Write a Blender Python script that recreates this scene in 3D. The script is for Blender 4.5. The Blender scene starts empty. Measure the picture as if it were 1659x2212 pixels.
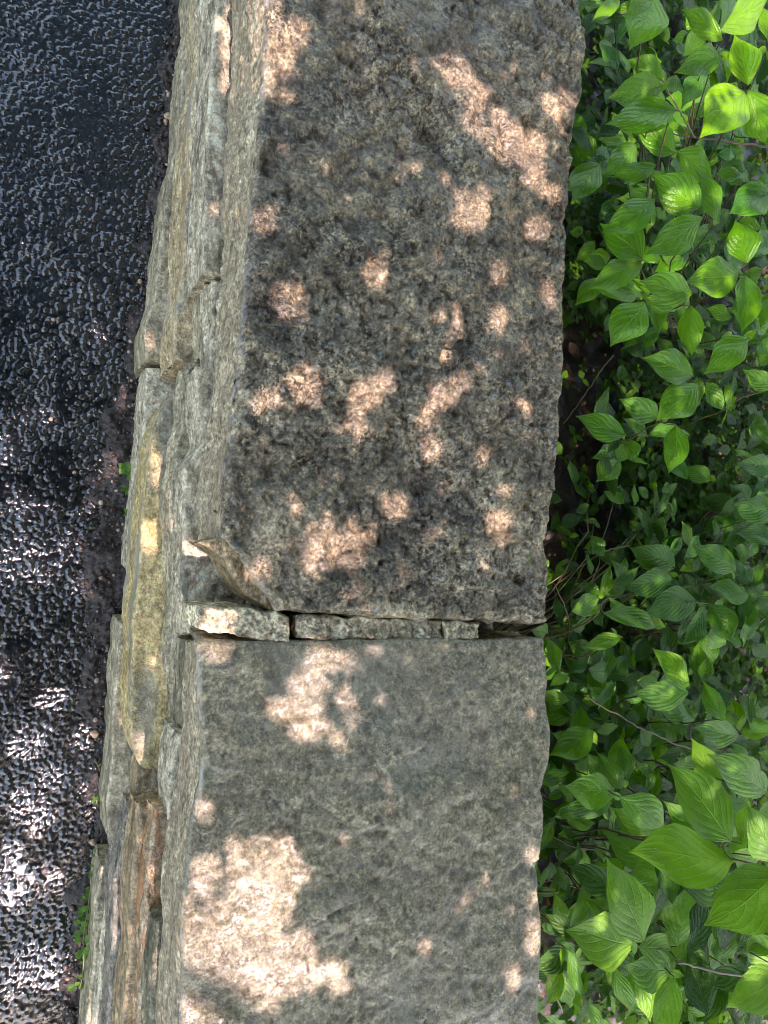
import bpy, math, random
import numpy as np
from mathutils import Vector, Matrix
random.seed(7); rng = np.random.default_rng(7)
S = bpy.context.scene; COL = S.collection
# ------------------------------------------------------------------ camera
FD = 1600.0                       # focal length for a frame 1659 x 2212
_nx = -712.0
_Y = np.array([1118, 18500, -1600.]); _Y /= np.linalg.norm(_Y)
_ny = -(_nx*1118+1600*FD)/18500
_D = np.array([_nx, _ny, -FD]); _D /= np.linalg.norm(_D)
R = np.array([np.cross(_Y, -_D), _Y, -_D])
CAMP = np.array([0, 0, 1.25])
cd = bpy.data.cameras.new('camera'); cam = bpy.data.objects.new('camera', cd); COL.objects.link(cam)
m4 = Matrix.Identity(4)
for i in range(3):
    for j in range(3): m4[i][j] = R[i][j]
    m4[i][3] = CAMP[i]
cam.matrix_world = m4
cd.sensor_fit = 'VERTICAL'; cd.sensor_height = 36; cd.lens = FD/2212*36; cd.clip_start = .02; cd.clip_end = 500
S.camera = cam; S.cycles.filter_width = 1.0; S.render.resolution_x = 768; S.render.resolution_y = 1024
# ------------------------------------------------------------------ light
SUN_ZEN, SUN_AZ = math.radians(28), math.radians(-79)
SD = np.array([math.sin(SUN_ZEN)*math.cos(SUN_AZ), math.sin(SUN_ZEN)*math.sin(SUN_AZ), math.cos(SUN_ZEN)])
w = bpy.data.worlds.new('World'); S.world = w; w.use_nodes = True
nt = w.node_tree; bg = nt.nodes['Background']
sky = nt.nodes.new('ShaderNodeTexSky'); sky.sky_type = 'NISHITA'; sky.sun_disc = False
sky.sun_elevation = math.pi/2-SUN_ZEN; sky.sun_rotation = math.atan2(SD[0], SD[1]); sky.dust_density = 2.0
tn = nt.nodes.new('ShaderNodeMix'); tn.data_type = 'RGBA'; tn.blend_type = 'MULTIPLY'; tn.inputs[0].default_value = 1; tn.inputs[7].default_value = (1.09, .99, .86, 1)   # white balance set for shade
nt.links.new(sky.outputs[0], tn.inputs[6]); nt.links.new(tn.outputs[2], bg.inputs[0]); bg.inputs[1].default_value = 0.15
sl = bpy.data.lights.new('sun', 'SUN'); sl.energy = 2.0; sl.angle = math.radians(.5); sl.color = (1, .76, .77)
so = bpy.data.objects.new('sun', sl); COL.objects.link(so); so.location = (1, -3, 6)
so.rotation_euler = Vector(SD).to_track_quat('Z', 'Y').to_euler()
vs = S.view_settings; vs.view_transform = 'Standard'; vs.look = 'None'; vs.gamma = 1; vs.exposure = 2.5
# ------------------------------------------------------------------ helpers
def at(px, py, z):
    v = np.array([px-829.5, 1106-py, -FD]); q = R@v
    return CAMP+q*((z-CAMP[2])/q[2])
def proj(P):
    P = np.atleast_2d(P)-CAMP; c = P@R
    return np.stack([829.5-c[:, 0]/c[:, 2]*FD, 1106+c[:, 1]/c[:, 2]*FD], 1)
def _h(i, j, k, s):
    n = (i*374761393+j*668265263+k*2147483647+s*1274126177) & 0xffffffff
    n = ((n ^ (n >> 13))*1274126177) & 0xffffffff
    n = ((n ^ (n >> 16))*2246822519) & 0xffffffff
    return ((n ^ (n >> 15)) & 0xffffff)/float(0xffffff)
def vnoise(P, f, s=0):
    Q = np.asarray(P, float)*f; I = np.floor(Q).astype(np.int64); F = Q-I; F = F*F*F*(F*(F*6-15)+10)
    r = 0
    for a in (0, 1):
        for b in (0, 1):
            for c in (0, 1):
                wgt = (F[..., 0] if a else 1-F[..., 0])*(F[..., 1] if b else 1-F[..., 1])*(F[..., 2] if c else 1-F[..., 2])
                r = r+wgt*_h(I[..., 0]+a, I[..., 1]+b, I[..., 2]+c, s)
    return r*2-1
def fbm(P, f, o=4, s=0, g=.5):
    r = 0; a = 1
    for k in range(o): r = r+a*vnoise(P, f, s+k*17); a *= g; f *= 2.07
    return r
def worley(P, f, s=0):           # 2-D F1 (x, y) in cell units
    Q = np.asarray(P, float)[..., :2]*f; I = np.floor(Q).astype(np.int64); d1 = np.full(Q.shape[:-1], 9.); d2 = d1.copy(); rr = d1.copy()
    for a in (-1, 0, 1):
        for b in (-1, 0, 1):
            cx = I[..., 0]+a; cy = I[..., 1]+b
            dx = cx+.1+.8*_h(cx, cy, 0, s)-Q[..., 0]; dy = cy+.1+.8*_h(cx, cy, 1, s)-Q[..., 1]
            d = np.sqrt(dx*dx+dy*dy); m = d < d1
            d2 = np.where(m, d1, np.minimum(d2, d)); rr = np.where(m, _h(cx, cy, 2, s), rr); d1 = np.where(m, d, d1)
    return d1, d2, rr
def sst(x, a, b):
    t = np.clip((x-a)/(b-a), 0, 1); return t*t*(3-2*t)
def tag(o, label=None, cat=None, group=None, kind=None):
    for k, v in (('label', label), ('category', cat), ('group', group), ('kind', kind)):
        if v: o[k] = v
    return o
def empty(name, loc, label, cat, group=None):
    o = bpy.data.objects.new(name, None); COL.objects.link(o); o.location = loc; o.empty_display_size = .05
    return tag(o, label, cat, group)
def origin(o):
    v = Vector((0, 0, 0))
    while o: v += o.location; o = o.parent
    return v
def mesh(name, V, F, mat, parent=None, smooth=True, uv=None, tint=None, loc=None):
    V = np.asarray(V, float)
    off = origin(parent) if parent else Vector((0, 0, 0))
    if loc is None: loc = Vector(V.mean(0)); loc.z = V[:, 2].min()
    else: loc = Vector(loc)
    V = V-np.array(loc)
    F = np.asarray(F); me = bpy.data.meshes.new(name)
    me.vertices.add(len(V)); me.vertices.foreach_set('co', V.astype(np.float32).ravel())
    n, k = F.shape
    me.loops.add(n*k); me.loops.foreach_set('vertex_index', F.astype(np.int32).ravel())
    me.polygons.add(n); me.polygons.foreach_set('loop_start', np.arange(0, n*k, k, dtype=np.int32))
    me.polygons.foreach_set('loop_total', np.full(n, k, dtype=np.int32))
    me.update(calc_edges=True)
    me.polygons.foreach_set('use_smooth', np.full(n, smooth))
    if uv is not None:
        l = me.uv_layers.new(name='UVMap'); l.data.foreach_set('uv', np.asarray(uv, np.float32)[F.ravel()].ravel())
    if tint is not None:
        a = me.attributes.new('tint', 'FLOAT', 'POINT'); a.data.foreach_set('value', np.asarray(tint, np.float32))
    me.materials.append(mat); me.validate()
    o = bpy.data.objects.new(name, me); COL.objects.link(o); o.parent = parent; o.location = loc-off
    return o
def grid_faces(ni, nj, base=0):
    I, J = np.meshgrid(np.arange(ni-1), np.arange(nj-1), indexing='ij'); a = base+I*nj+J
    return np.stack([a, a+nj, a+nj+1, a+1], -1).reshape(-1, 4)
def tube(pts, rad, n=7):
    pts = [Vector(p) for p in pts]; V = []; m = len(pts)
    for i, p in enumerate(pts):
        d = (pts[min(i+1, m-1)]-pts[max(i-1, 0)]).normalized()
        a = d.cross(Vector((.3, .2, .93))).normalized(); b = d.cross(a)
        r = rad if not hasattr(rad, '__len__') else rad[i]
        for k in range(n):
            t = 2*math.pi*k/n; V.append(p+a*math.cos(t)*r+b*math.sin(t)*r)
    F = [(i*n+k, i*n+(k+1) % n, (i+1)*n+(k+1) % n, (i+1)*n+k) for i in range(m-1) for k in range(n)]
    V.append(pts[0]); V.append(pts[-1])
    for k in range(n):
        F.append((m*n, (k+1) % n, k, k)); F.append((m*n+1, (m-1)*n+k, (m-1)*n+(k+1) % n, (m-1)*n+(k+1) % n))
    return np.array(V), F
class Multi:
    def __init__(s): s.V = []; s.F = []; s.U = []; s.T = []; s.n = 0
    def add(s, V, F, U=None, t=.5):
        V = np.asarray(V, float); s.V.append(V); s.F += [tuple(int(i)+s.n for i in f) for f in F]; s.n += len(V)
        s.U.append(np.zeros((len(V), 2)) if U is None else U); s.T.append(np.full(len(V), t))
    def build(s, name, mat, parent=None, loc=None):
        V = np.concatenate(s.V); F3 = [f for f in s.F if len(set(f)) == 3]; F4 = [f for f in s.F if len(set(f)) == 4]
        if F3:
            F = [list(f) for f in F4]+[list(dict.fromkeys(f)) for f in F3]
            off = origin(parent) if parent else Vector((0, 0, 0))
            if loc is None: loc = Vector(V.mean(0)); loc.z = V[:, 2].min()
            loc = Vector(loc); me = bpy.data.meshes.new(name); me.from_pydata([tuple(v) for v in V-np.array(loc)], [], F)
            me.polygons.foreach_set('use_smooth', np.full(len(F), True))
            a = me.attributes.new('tint', 'FLOAT', 'POINT'); a.data.foreach_set('value', np.concatenate(s.T).astype(np.float32))
            l = me.uv_layers.new(name='UVMap'); U = np.concatenate(s.U); idx = [i for f in F for i in f]
            l.data.foreach_set('uv', U[idx].astype(np.float32).ravel())
            me.materials.append(mat); o = bpy.data.objects.new(name, me); COL.objects.link(o); o.parent = parent; o.location = loc-off
            return o
        return mesh(name, V, s.F, mat, parent, True, np.concatenate(s.U), np.concatenate(s.T), loc)
# ------------------------------------------------------------------ materials
class NB:
    def __init__(s, name):
        s.m = bpy.data.materials.new(name); s.m.use_nodes = True; s.t = s.m.node_tree; s.b = s.t.nodes['Principled BSDF']; s.out = s.t.nodes['Material Output']
    def n(s, typ, ins=None, **kw):
        x = s.t.nodes.new(typ)
        for k, v in kw.items(): setattr(x, k, v)
        for k, v in (ins or {}).items(): s.l(v, x.inputs[k])
        return x
    def l(s, v, sock):
        if isinstance(v, bpy.types.NodeSocket): s.t.links.new(v, sock)
        else: sock.default_value = v
    def math(s, op, a, b=0, c=0, clamp=False):
        x = s.n('ShaderNodeMath', {0: a, 1: b, 2: c}, operation=op); x.use_clamp = clamp; return x.outputs[0]
    def ramp(s, f, st, interp='LINEAR'):
        x = s.n('ShaderNodeValToRGB', {0: f}); cr = x.color_ramp; cr.interpolation = interp
        while len(cr.elements) < len(st): cr.elements.new(.5)
        for e, (p, c) in zip(cr.elements, st):
            e.position = p; e.color = (*c, 1) if hasattr(c, '__len__') else (c, c, c, 1)
        return x.outputs[0]
    def noise(s, vec, sc, det=6, ro=.6, dist=0, typ='FBM'):
        x = s.n('ShaderNodeTexNoise', {'Vector': vec, 'Scale': sc, 'Detail': det, 'Roughness': ro, 'Distortion': dist}); return x.outputs[0]
    def mix(s, f, a, b, mode='MIX'):
        x = s.n('ShaderNodeMix', data_type='RGBA', blend_type=mode)
        s.l(f, x.inputs[0]); s.l(a if isinstance(a, bpy.types.NodeSocket) else (*a, 1), x.inputs[6]); s.l(b if isinstance(b, bpy.types.NodeSocket) else (*b, 1), x.inputs[7])
        return x.outputs[2]
    def mrange(s, f, a, b, c, d, sm=False):
        x = s.n('ShaderNodeMapRange', {0: f, 1: a, 2: b, 3: c, 4: d}); x.interpolation_type = 'SMOOTHSTEP' if sm else 'LINEAR'; return x.outputs[0]
def rock(name, cols, sc=14, stretch=(1, 1, 1), cell=0, cellsc=140, cellcol=.5, rough=(.22, .7), wetsc=18, bump=.5, stains=(), fine=.35, coat=.0, bdist=.004, big=0, edge=0):
    g = NB(name); tc = g.n('ShaderNodeTexCoord').outputs['Object']
    mp = g.n('ShaderNodeMapping', {'Vector': tc, 'Scale': stretch}).outputs[0]
    n1 = g.noise(mp, sc, 9, .68, .6)
    st = [(i/(len(cols)-1)*.36+.32, (c[0]*1.10, c[1]*1.02, c[2]*.80)) for i, c in enumerate(cols)]
    c = g.ramp(n1, st)
    n2 = g.math('ADD', g.math('MULTIPLY', g.noise(mp, sc*7, 6, .72), .5), g.math('MULTIPLY', g.noise(tc, 95, 5, .7), .5))
    c = g.mix(fine, c, g.ramp(n2, [(.40, .06), (.5, .48), (.60, 1.)]), 'OVERLAY')
    c = g.mix(fine*.75, c, g.ramp(g.noise(tc, 260, 3, .7), [(.38, .1), (.47, .46), (.53, .54), (.62, .95)]), 'OVERLAY')
    for (col, ssc, lo, hi, amt) in stains:
        f = g.math('MULTIPLY', g.mrange(g.noise(mp, ssc, 5, .6, .8), lo, hi, 0, 1, True), amt); c = g.mix(f, c, col)
    h = g.math('ADD', g.math('MULTIPLY', n1, .8), g.math('MULTIPLY', n2, .35))
    if cell:
        dv = g.n('ShaderNodeVectorMath', {0: g.n('ShaderNodeTexNoise', {'Vector': tc, 'Scale': cellsc*.6, 'Detail': 3}).outputs[1], 1: (.5, .5, .5)}, operation='SUBTRACT').outputs[0]
        dv = g.n('ShaderNodeVectorMath', {0: dv, 'Scale': .6/cellsc}, operation='SCALE').outputs[0]
        vv = g.n('ShaderNodeVectorMath', {0: tc, 1: dv}, operation='ADD').outputs[0]
        msk = g.mrange(g.noise(tc, 9, 4, .6), .36, .6, .2, 1, True)
        rim = None; pit = None
        for cs, lo, w_ in ((cellsc, .555, 1.), (cellsc*2.2, .56, .8)):
            nn_ = g.noise(vv, cs, 4, .62)
            p_ = g.math('MULTIPLY', g.mrange(nn_, lo, lo+.035, 0, 1, True), w_)
            r_ = g.math('MULTIPLY', g.mrange(nn_, .40, .455, 1, 0, True), w_)
            pit = p_ if pit is None else g.math('MAXIMUM', pit, p_); rim = r_ if rim is None else g.math('MAXIMUM', rim, r_)
        pit = g.math('MULTIPLY', pit, msk); rim = g.math('MULTIPLY', rim, g.math('MULTIPLY', msk, g.mrange(g.noise(tc, 60, 3), .4, .6, .2, 1)))
        h = g.math('ADD', h, g.math('MULTIPLY', g.math('SUBTRACT', rim, pit), cell))
        c = g.mix(g.math('MULTIPLY', rim, cellcol), c, (.42, .385, .31))
        c = g.mix(g.math('MULTIPLY', pit, cellcol*1.15), c, (.02, .017, .012))
    if big:
        bn = g.noise(tc, 5.5, 7, .68, .6); c = g.mix(big, c, g.ramp(bn, [(.40, .12), (.5, .5), (.62, .85)]), 'OVERLAY')
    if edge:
        glint = g.n('ShaderNodeAttribute', attribute_name='tint').outputs['Fac']; c = g.mix(g.math('MULTIPLY', glint, g.mrange(g.noise(tc, 40, 4), .44, .58, 0, .5)), c, (.46, .44, .40))  # pale line painted along the arris for the wet edge's reflection
    g.l(c, g.b.inputs['Base Color'])
    wet = g.mrange(g.noise(mp, wetsc, 6, .65), .42, .62, rough[0], rough[1], True)
    g.l(wet, g.b.inputs['Roughness']); g.b.inputs['Coat Weight'].default_value = coat; g.b.inputs['Coat Roughness'].default_value = .12
    b = g.n('ShaderNodeBump', {'Height': h, 'Strength': bump, 'Distance': bdist}); g.l(b.outputs[0], g.b.inputs['Normal'])
    return g.m
def leafmat(name, dark, light, veins=5., trans=.3, rough=.12, arc=.6, spec=.42):
    g = NB(name); uv = g.n('ShaderNodeUVMap').outputs[0]; sp = g.n('ShaderNodeSeparateXYZ', {0: uv})
    t, v = sp.outputs[0], g.math('ABSOLUTE', g.math('SUBTRACT', sp.outputs[1], .5))     # v: 0 midrib .. .5 margin
    at_ = g.n('ShaderNodeAttribute', attribute_name='tint').outputs['Fac']
    tc = g.n('ShaderNodeTexCoord').outputs['Object']
    c = g.mix(at_, dark, light)
    nz = g.noise(tc, 60, 4, .6)
    c = g.mix(.35, c, g.ramp(nz, [(.3, .25), (.7, .8)]), 'OVERLAY')
    q = g.math('SUBTRACT', t, g.math('MULTIPLY', g.math('POWER', g.math('MULTIPLY', v, 2.), 1.25), arc))
    fr = g.math('ABSOLUTE', g.math('SUBTRACT', g.math('FRACT', g.math('MULTIPLY', q, veins)), .5))
    side = g.mrange(fr, .0, .08, 1, 0, True); mid = g.mrange(v, .0, .022, 1, 0, True)
    vein = g.math('MAXIMUM', g.math('MULTIPLY', side, .75), mid)
    puff = g.math('MULTIPLY', g.mrange(fr, 0, .5, 0, 1, True), .22)
    c = g.mix(g.math('MULTIPLY', vein, .22), c, tuple(min(1, x*1.7+.03) for x in light))
    c = g.mix(g.mrange(g.noise(tc, 38, 5, .7), .70, .74, 0, .8, True), c, (.12, .07, .02))
    g.l(c, g.b.inputs['Base Color']); g.b.inputs['Specular IOR Level'].default_value = spec
    g.l(g.mrange(g.noise(tc, 90, 4, .6), .35, .65, rough, rough+.12), g.b.inputs['Roughness'])
    h = g.math('ADD', g.math('MULTIPLY', vein, -.5), g.math('ADD', puff, g.math('MULTIPLY', g.noise(tc, 240, 3, .6), .9)))
    b = g.n('ShaderNodeBump', {'Height': h, 'Strength': .85, 'Distance': .002}); g.l(b.outputs[0], g.b.inputs['Normal'])
    tr = g.n('ShaderNodeBsdfTranslucent', {'Color': g.mix(.5, c, tuple(min(1, x*2.2) for x in light))})
    mx = g.n('ShaderNodeMixShader', {0: trans, 1: g.b.outputs[0], 2: tr.outputs[0]}); g.l(mx.outputs[0], g.out.inputs[0])
    return g.m
M = {}
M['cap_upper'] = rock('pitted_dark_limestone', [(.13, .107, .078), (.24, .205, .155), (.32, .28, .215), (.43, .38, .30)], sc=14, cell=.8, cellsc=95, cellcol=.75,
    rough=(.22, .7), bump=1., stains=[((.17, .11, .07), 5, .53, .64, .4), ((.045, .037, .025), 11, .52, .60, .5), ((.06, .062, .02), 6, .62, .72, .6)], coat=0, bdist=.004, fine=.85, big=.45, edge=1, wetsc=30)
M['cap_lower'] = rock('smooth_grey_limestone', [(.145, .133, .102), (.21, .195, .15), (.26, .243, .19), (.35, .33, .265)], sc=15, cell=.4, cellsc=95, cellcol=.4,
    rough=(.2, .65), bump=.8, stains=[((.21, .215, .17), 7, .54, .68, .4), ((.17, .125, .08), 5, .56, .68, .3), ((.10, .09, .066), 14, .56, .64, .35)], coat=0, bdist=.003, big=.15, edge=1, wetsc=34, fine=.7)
LIT_TOPS = {}
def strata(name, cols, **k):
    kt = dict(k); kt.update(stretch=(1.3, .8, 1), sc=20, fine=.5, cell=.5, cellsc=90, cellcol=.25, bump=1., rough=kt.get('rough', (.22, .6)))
    LIT_TOPS[name] = rock(name+'_lit_ledge', [tuple(min(.7, x*1.22+.01) for x in c) for c in cols], **kt)  # ledge tops: lightened colours stand in for skylight on upward faces
    k.setdefault('sc', 16); k.setdefault('stretch', (1.9, .8, 3.)); k.setdefault('rough', (.3, .7)); k.setdefault('bump', .9); k.setdefault('coat', .0); k.setdefault('fine', .7)
    return rock(name, cols, **k)
M['side'] = strata('split_stone_edge', [(.13, .11, .08), (.23, .20, .155), (.33, .295, .235), (.48, .44, .37)], stretch=(1.7, .8, 3), sc=30, stains=[((.22, .16, .10), 4, .52, .66, .4)])
M['ochre'] = strata('ochre_sandstone', [(.17, .13, .065), (.33, .27, .14), (.42, .345, .19), (.54, .46, .29)], stains=[((.21, .21, .12), 5, .48, .62, .6), ((.24, .23, .19), 6, .48, .58, .6)])
M['streaked'] = strata('streaked_grey_ochre_stone', [(.13, .105, .07), (.27, .225, .155), (.37, .315, .22), (.50, .43, .31)], stains=[((.30, .21, .10), 6, .52, .6, .7), ((.26, .26, .25), 5, .5, .6, .5)])
M['grey'] = strata('grey_green_stone', [(.09, .08, .06), (.20, .185, .145), (.29, .265, .21), (.42, .39, .33)], stains=[((.20, .15, .08), 4, .55, .68, .4)])
M['pale'] = strata('pale_bluish_limestone', [(.12, .108, .085), (.30, .28, .235), (.43, .40, .345), (.60, .57, .51)], stretch=(1.6, 1, 2), sc=26, rough=(.25, .6), bump=1., stains=[((.05, .05, .03), 16, .55, .64, .7)])
M['brown'] = strata('brown_banded_stone', [(.08, .06, .035), (.19, .15, .10), (.27, .21, .14), (.42, .34, .22)], stretch=(3.5, .5, 4))
M['rust'] = strata('rust_stained_wet_stone', [(.12, .08, .05), (.26, .18, .11), (.30, .24, .18), (.45, .33, .20)], stretch=(1.6, .8, 2), rough=(.12, .35), coat=.4, stains=[((.34, .14, .045), 9, .52, .58, .8)])
M['pitted'] = strata('black_pitted_pale_stone', [(.03, .03, .03), (.14, .13, .12), (.26, .24, .22), (.36, .34, .31)], stretch=(1.3, 1, 1.3), sc=30, cell=.6, cellsc=110, rough=(.15, .5))
M['moss'] = strata('mossy_dark_stone', [(.035, .035, .022), (.09, .09, .062), (.15, .145, .11), (.25, .24, .19)], stretch=(1.5, 1, 2))
M['mortar'] = rock('sandy_mortar', [(.22, .20, .155), (.38, .35, .28), (.48, .445, .36), (.60, .56, .47)], sc=20, rough=(.55, .85), bump=.9, fine=.85, bdist=.003)
M['bed'] = rock('damp_bedding_mortar', [(.05, .045, .035), (.10, .09, .07), (.15, .135, .11), (.24, .22, .18)], sc=24, rough=(.45, .8), bump=.9, fine=.8, bdist=.003)
M['bark'] = rock('bark', [(.05, .035, .02), (.12, .08, .05), (.18, .13, .08)], sc=30, stretch=(1, 1, .3), rough=(.5, .8))
M['deadleaf'] = rock('dead_leaf', [(.07, .03, .015), (.16, .07, .035), (.24, .12, .06)], sc=30, rough=(.3, .6), bump=.3)
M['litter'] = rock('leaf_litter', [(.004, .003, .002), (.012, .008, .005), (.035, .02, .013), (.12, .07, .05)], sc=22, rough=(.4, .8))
M['pebble'] = rock('pebble', [(.2, .14, .1), (.34, .26, .2), (.5, .42, .34)], sc=60, rough=(.3, .5))
def stemmat(name, a, b):
    g = NB(name); tc = g.n('ShaderNodeTexCoord').outputs['Object']
    g.l(g.ramp(g.noise(tc, 45, 4), [(.35, a), (.65, b)]), g.b.inputs['Base Color']); g.b.inputs['Roughness'].default_value = .4
    return g.m
M['stem'] = stemmat('young_stem', (.10, .12, .03), (.17, .13, .05)); M['redstem'] = stemmat('reddish_twig', (.03, .018, .010), (.075, .042, .024))
M['oldstem'] = stemmat('grey_brown_stem', (.06, .045, .03), (.14, .11, .07))
M['leaf_a'] = leafmat('bright_wet_leaf', (.032, .145, .002), (.20, .43, .006))
M['leaf_b'] = leafmat('dark_ribbed_leaf', (.024, .10, .003), (.085, .23, .005), veins=8, arc=.5, trans=.2, rough=.16, spec=.22)
M['leaf_c'] = leafmat('matt_broad_leaf', (.065, .19, .005), (.19, .39, .010), rough=.36)
M['leaf_low'] = leafmat('shade_toned_inner_leaf', (.014, .058, .002), (.055, .15, .005), trans=.22, rough=.25, spec=.2)  # leaf colour darkened to stand in for shade low in the shrubs
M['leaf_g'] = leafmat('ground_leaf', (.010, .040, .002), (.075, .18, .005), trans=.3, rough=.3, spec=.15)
M['weed'] = leafmat('weed_leaf', (.05, .14, .015), (.17, .33, .05), veins=5, trans=.35, rough=.4)
M['canopy'] = leafmat('tree_leaf', (.015, .045, .008), (.03, .08, .012), trans=.1, rough=.4)
# asphalt
g = NB('wet_asphalt'); tc = g.n('ShaderNodeTexCoord').outputs['Object']
c = g.ramp(g.noise(tc, 160, 5, .7), [(.38, (.001, .002, .003)), (.62, (.010, .011, .013))])
vo = g.n('ShaderNodeTexVoronoi', {'Vector': tc, 'Scale': 230.}); spk = g.math('GREATER_THAN', g.n('ShaderNodeSeparateColor', {0: vo.outputs[1]}).outputs[0], .92)
spk = g.math('MULTIPLY', spk, g.math('LESS_THAN', vo.outputs[0], .36))
c = g.mix(g.math('MULTIPLY', spk, .6), c, (.3, .27, .21)); g.l(c, g.b.inputs['Base Color'])
g.l(g.mrange(g.noise(tc, 70, 3, .6), .35, .65, .03, .14), g.b.inputs['Roughness']); g.b.inputs['Specular IOR Level'].default_value = 1.; g.b.inputs['Coat Weight'].default_value = .0; g.b.inputs['Coat Roughness'].default_value = .03
g.l(g.n('ShaderNodeBump', {'Height': g.noise(tc, 160, 3, .6), 'Strength': .4, 'Distance': .0015}).outputs[0], g.b.inputs['Coat Normal'])
g.l(g.n('ShaderNodeBump', {'Height': g.noise(tc, 380, 3, .7), 'Strength': .4, 'Distance': .0009}).outputs[0], g.b.inputs['Normal']); M['asphalt'] = g.m
g = NB('wet_soil'); tc = g.n('ShaderNodeTexCoord').outputs['Object']
c = g.ramp(g.noise(tc, 190, 6, .75), [(.38, (.005, .004, .003)), (.52, (.022, .014, .010)), (.66, (.10, .065, .045))])
c = g.mix(g.mrange(g.noise(tc, 14, 3), .5, .65, 0, .4), c, (.03, .014, .009)); g.l(c, g.b.inputs['Base Color'])
g.l(g.mrange(g.noise(tc, 120, 3, .6), .35, .65, .16, .6), g.b.inputs['Roughness'])
g.l(g.n('ShaderNodeBump', {'Height': g.noise(tc, 260, 4, .7), 'Strength': .8, 'Distance': .003}).outputs[0], g.b.inputs['Normal']); M['soil'] = g.m
# ------------------------------------------------------------------ ground
def poly_y(pts, z):                     # image polyline on plane z -> world x as a function of world y
    W = np.array([at(x, y, z) for x, y in pts]); o = np.argsort(W[:, 1]); return W[o, 1], W[o, 0]
def gaxis(lo, hi, step, far):
    a = np.arange(lo, hi, step); k = np.cumsum(step*1.5**np.arange(1, 40)); k = k[k < far]
    return np.concatenate([lo-k[::-1], a, a[-1]+k])
xs = gaxis(-.34, .19, .002, 60); xs = xs[xs < .19]; xs = np.append(xs, .28); ys = gaxis(-.78, 1.05, .002, 60)
X, Y = np.meshgrid(xs, ys, indexing='ij'); P = np.stack([X, Y, 0*X], -1)
dP = P+np.stack([vnoise(P, 60, 3), vnoise(P, 60, 4), 0*X], -1)*.002
d1, d2, rr = worley(dP, 118, 5); e1, e2, er = worley(dP+.3, 190, 9)
b = np.sqrt(np.clip(1-(d1/(.30+.2*rr))**2, 0, 1))*(.35+.65*rr)*.0052*(rr > .2)*np.clip(.95+.25*fbm(P, 9, 3, 61), .7, 1.3); b = np.maximum(b, np.sqrt(np.clip(1-(e1/.48)**2, 0, 1))*.0036*er*(er > .3))
film = .0013+.0010*fbm(P, 20, 3, 11)
H = .5*(b+film+np.sqrt((b-film)**2+.0005**2))+.0025*fbm(P, 5, 3, 31)+.00025*fbm(P, 220, 2, 12)
near = ((np.abs(X) < .6) & (Y > -.9) & (Y < 1.2)); H = np.where(near, H, 0)
mesh('asphalt', np.stack([X, Y, H], -1).reshape(-1, 3), grid_faces(len(xs), len(ys)), M['asphalt'], loc=(0, 0, 0))['kind'] = 'structure'
SB = [(392, -250), (385, 0), (365, 100), (338, 200), (328, 330), (308, 500), (300, 600), (283, 700), (268, 800), (248, 900), (225, 1000), (190, 1120), (182, 1300), (183, 1500), (200, 1650), (205, 1800), (190, 1900), (140, 2030), (110, 2212), (60, 2500)]
sy, sx = poly_y(SB, 0)
ys = np.arange(-.95, 1.3, .0024); u = np.linspace(0, 1, 90); U, Y = np.meshgrid(u, ys, indexing='ij')
xl = np.interp(Y, sy, sx)+.012*fbm(np.stack([Y*0, Y, Y*0], -1), 18, 4, 3)-.012; X = xl+(.30-xl)*U
P = np.stack([X, Y, 0*X], -1); dist = X-xl
wa = worley(P, 120, 77); wb = worley(P+.2, 220, 78)
H = -.004+.011*sst(dist, 0, .03)+.006*fbm(P, 35, 4, 41)+.006*np.clip(1-wa[0]/.6, 0, 1)**.6*wa[2]*(wa[2] > .35)+.003*np.clip(1-wb[0]/.6, 0, 1)**.6*wb[2]
mesh('soil_strip', np.stack([X, Y, H], -1).reshape(-1, 3), grid_faces(len(u), len(ys)), M['soil'], loc=(.1, 0, 0))['kind'] = 'structure'
xs = np.concatenate([[.30], np.arange(.45, 2.1, .012), 2.1+np.cumsum(.02*1.6**np.arange(17))]); ys = gaxis(-1.3, 2.1, .012, 60)
X, Y = np.meshgrid(xs, ys, indexing='ij'); P = np.stack([X, Y, 0*X], -1)
Hg = -.22+.03*fbm(P, 5, 4, 51)*(X < 3); mesh('soil_bed', np.stack([X, Y, Hg], -1).reshape(-1, 3), grid_faces(len(xs), len(ys)), M['litter'], loc=(1, 0, 0))['kind'] = 'structure'
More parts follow.
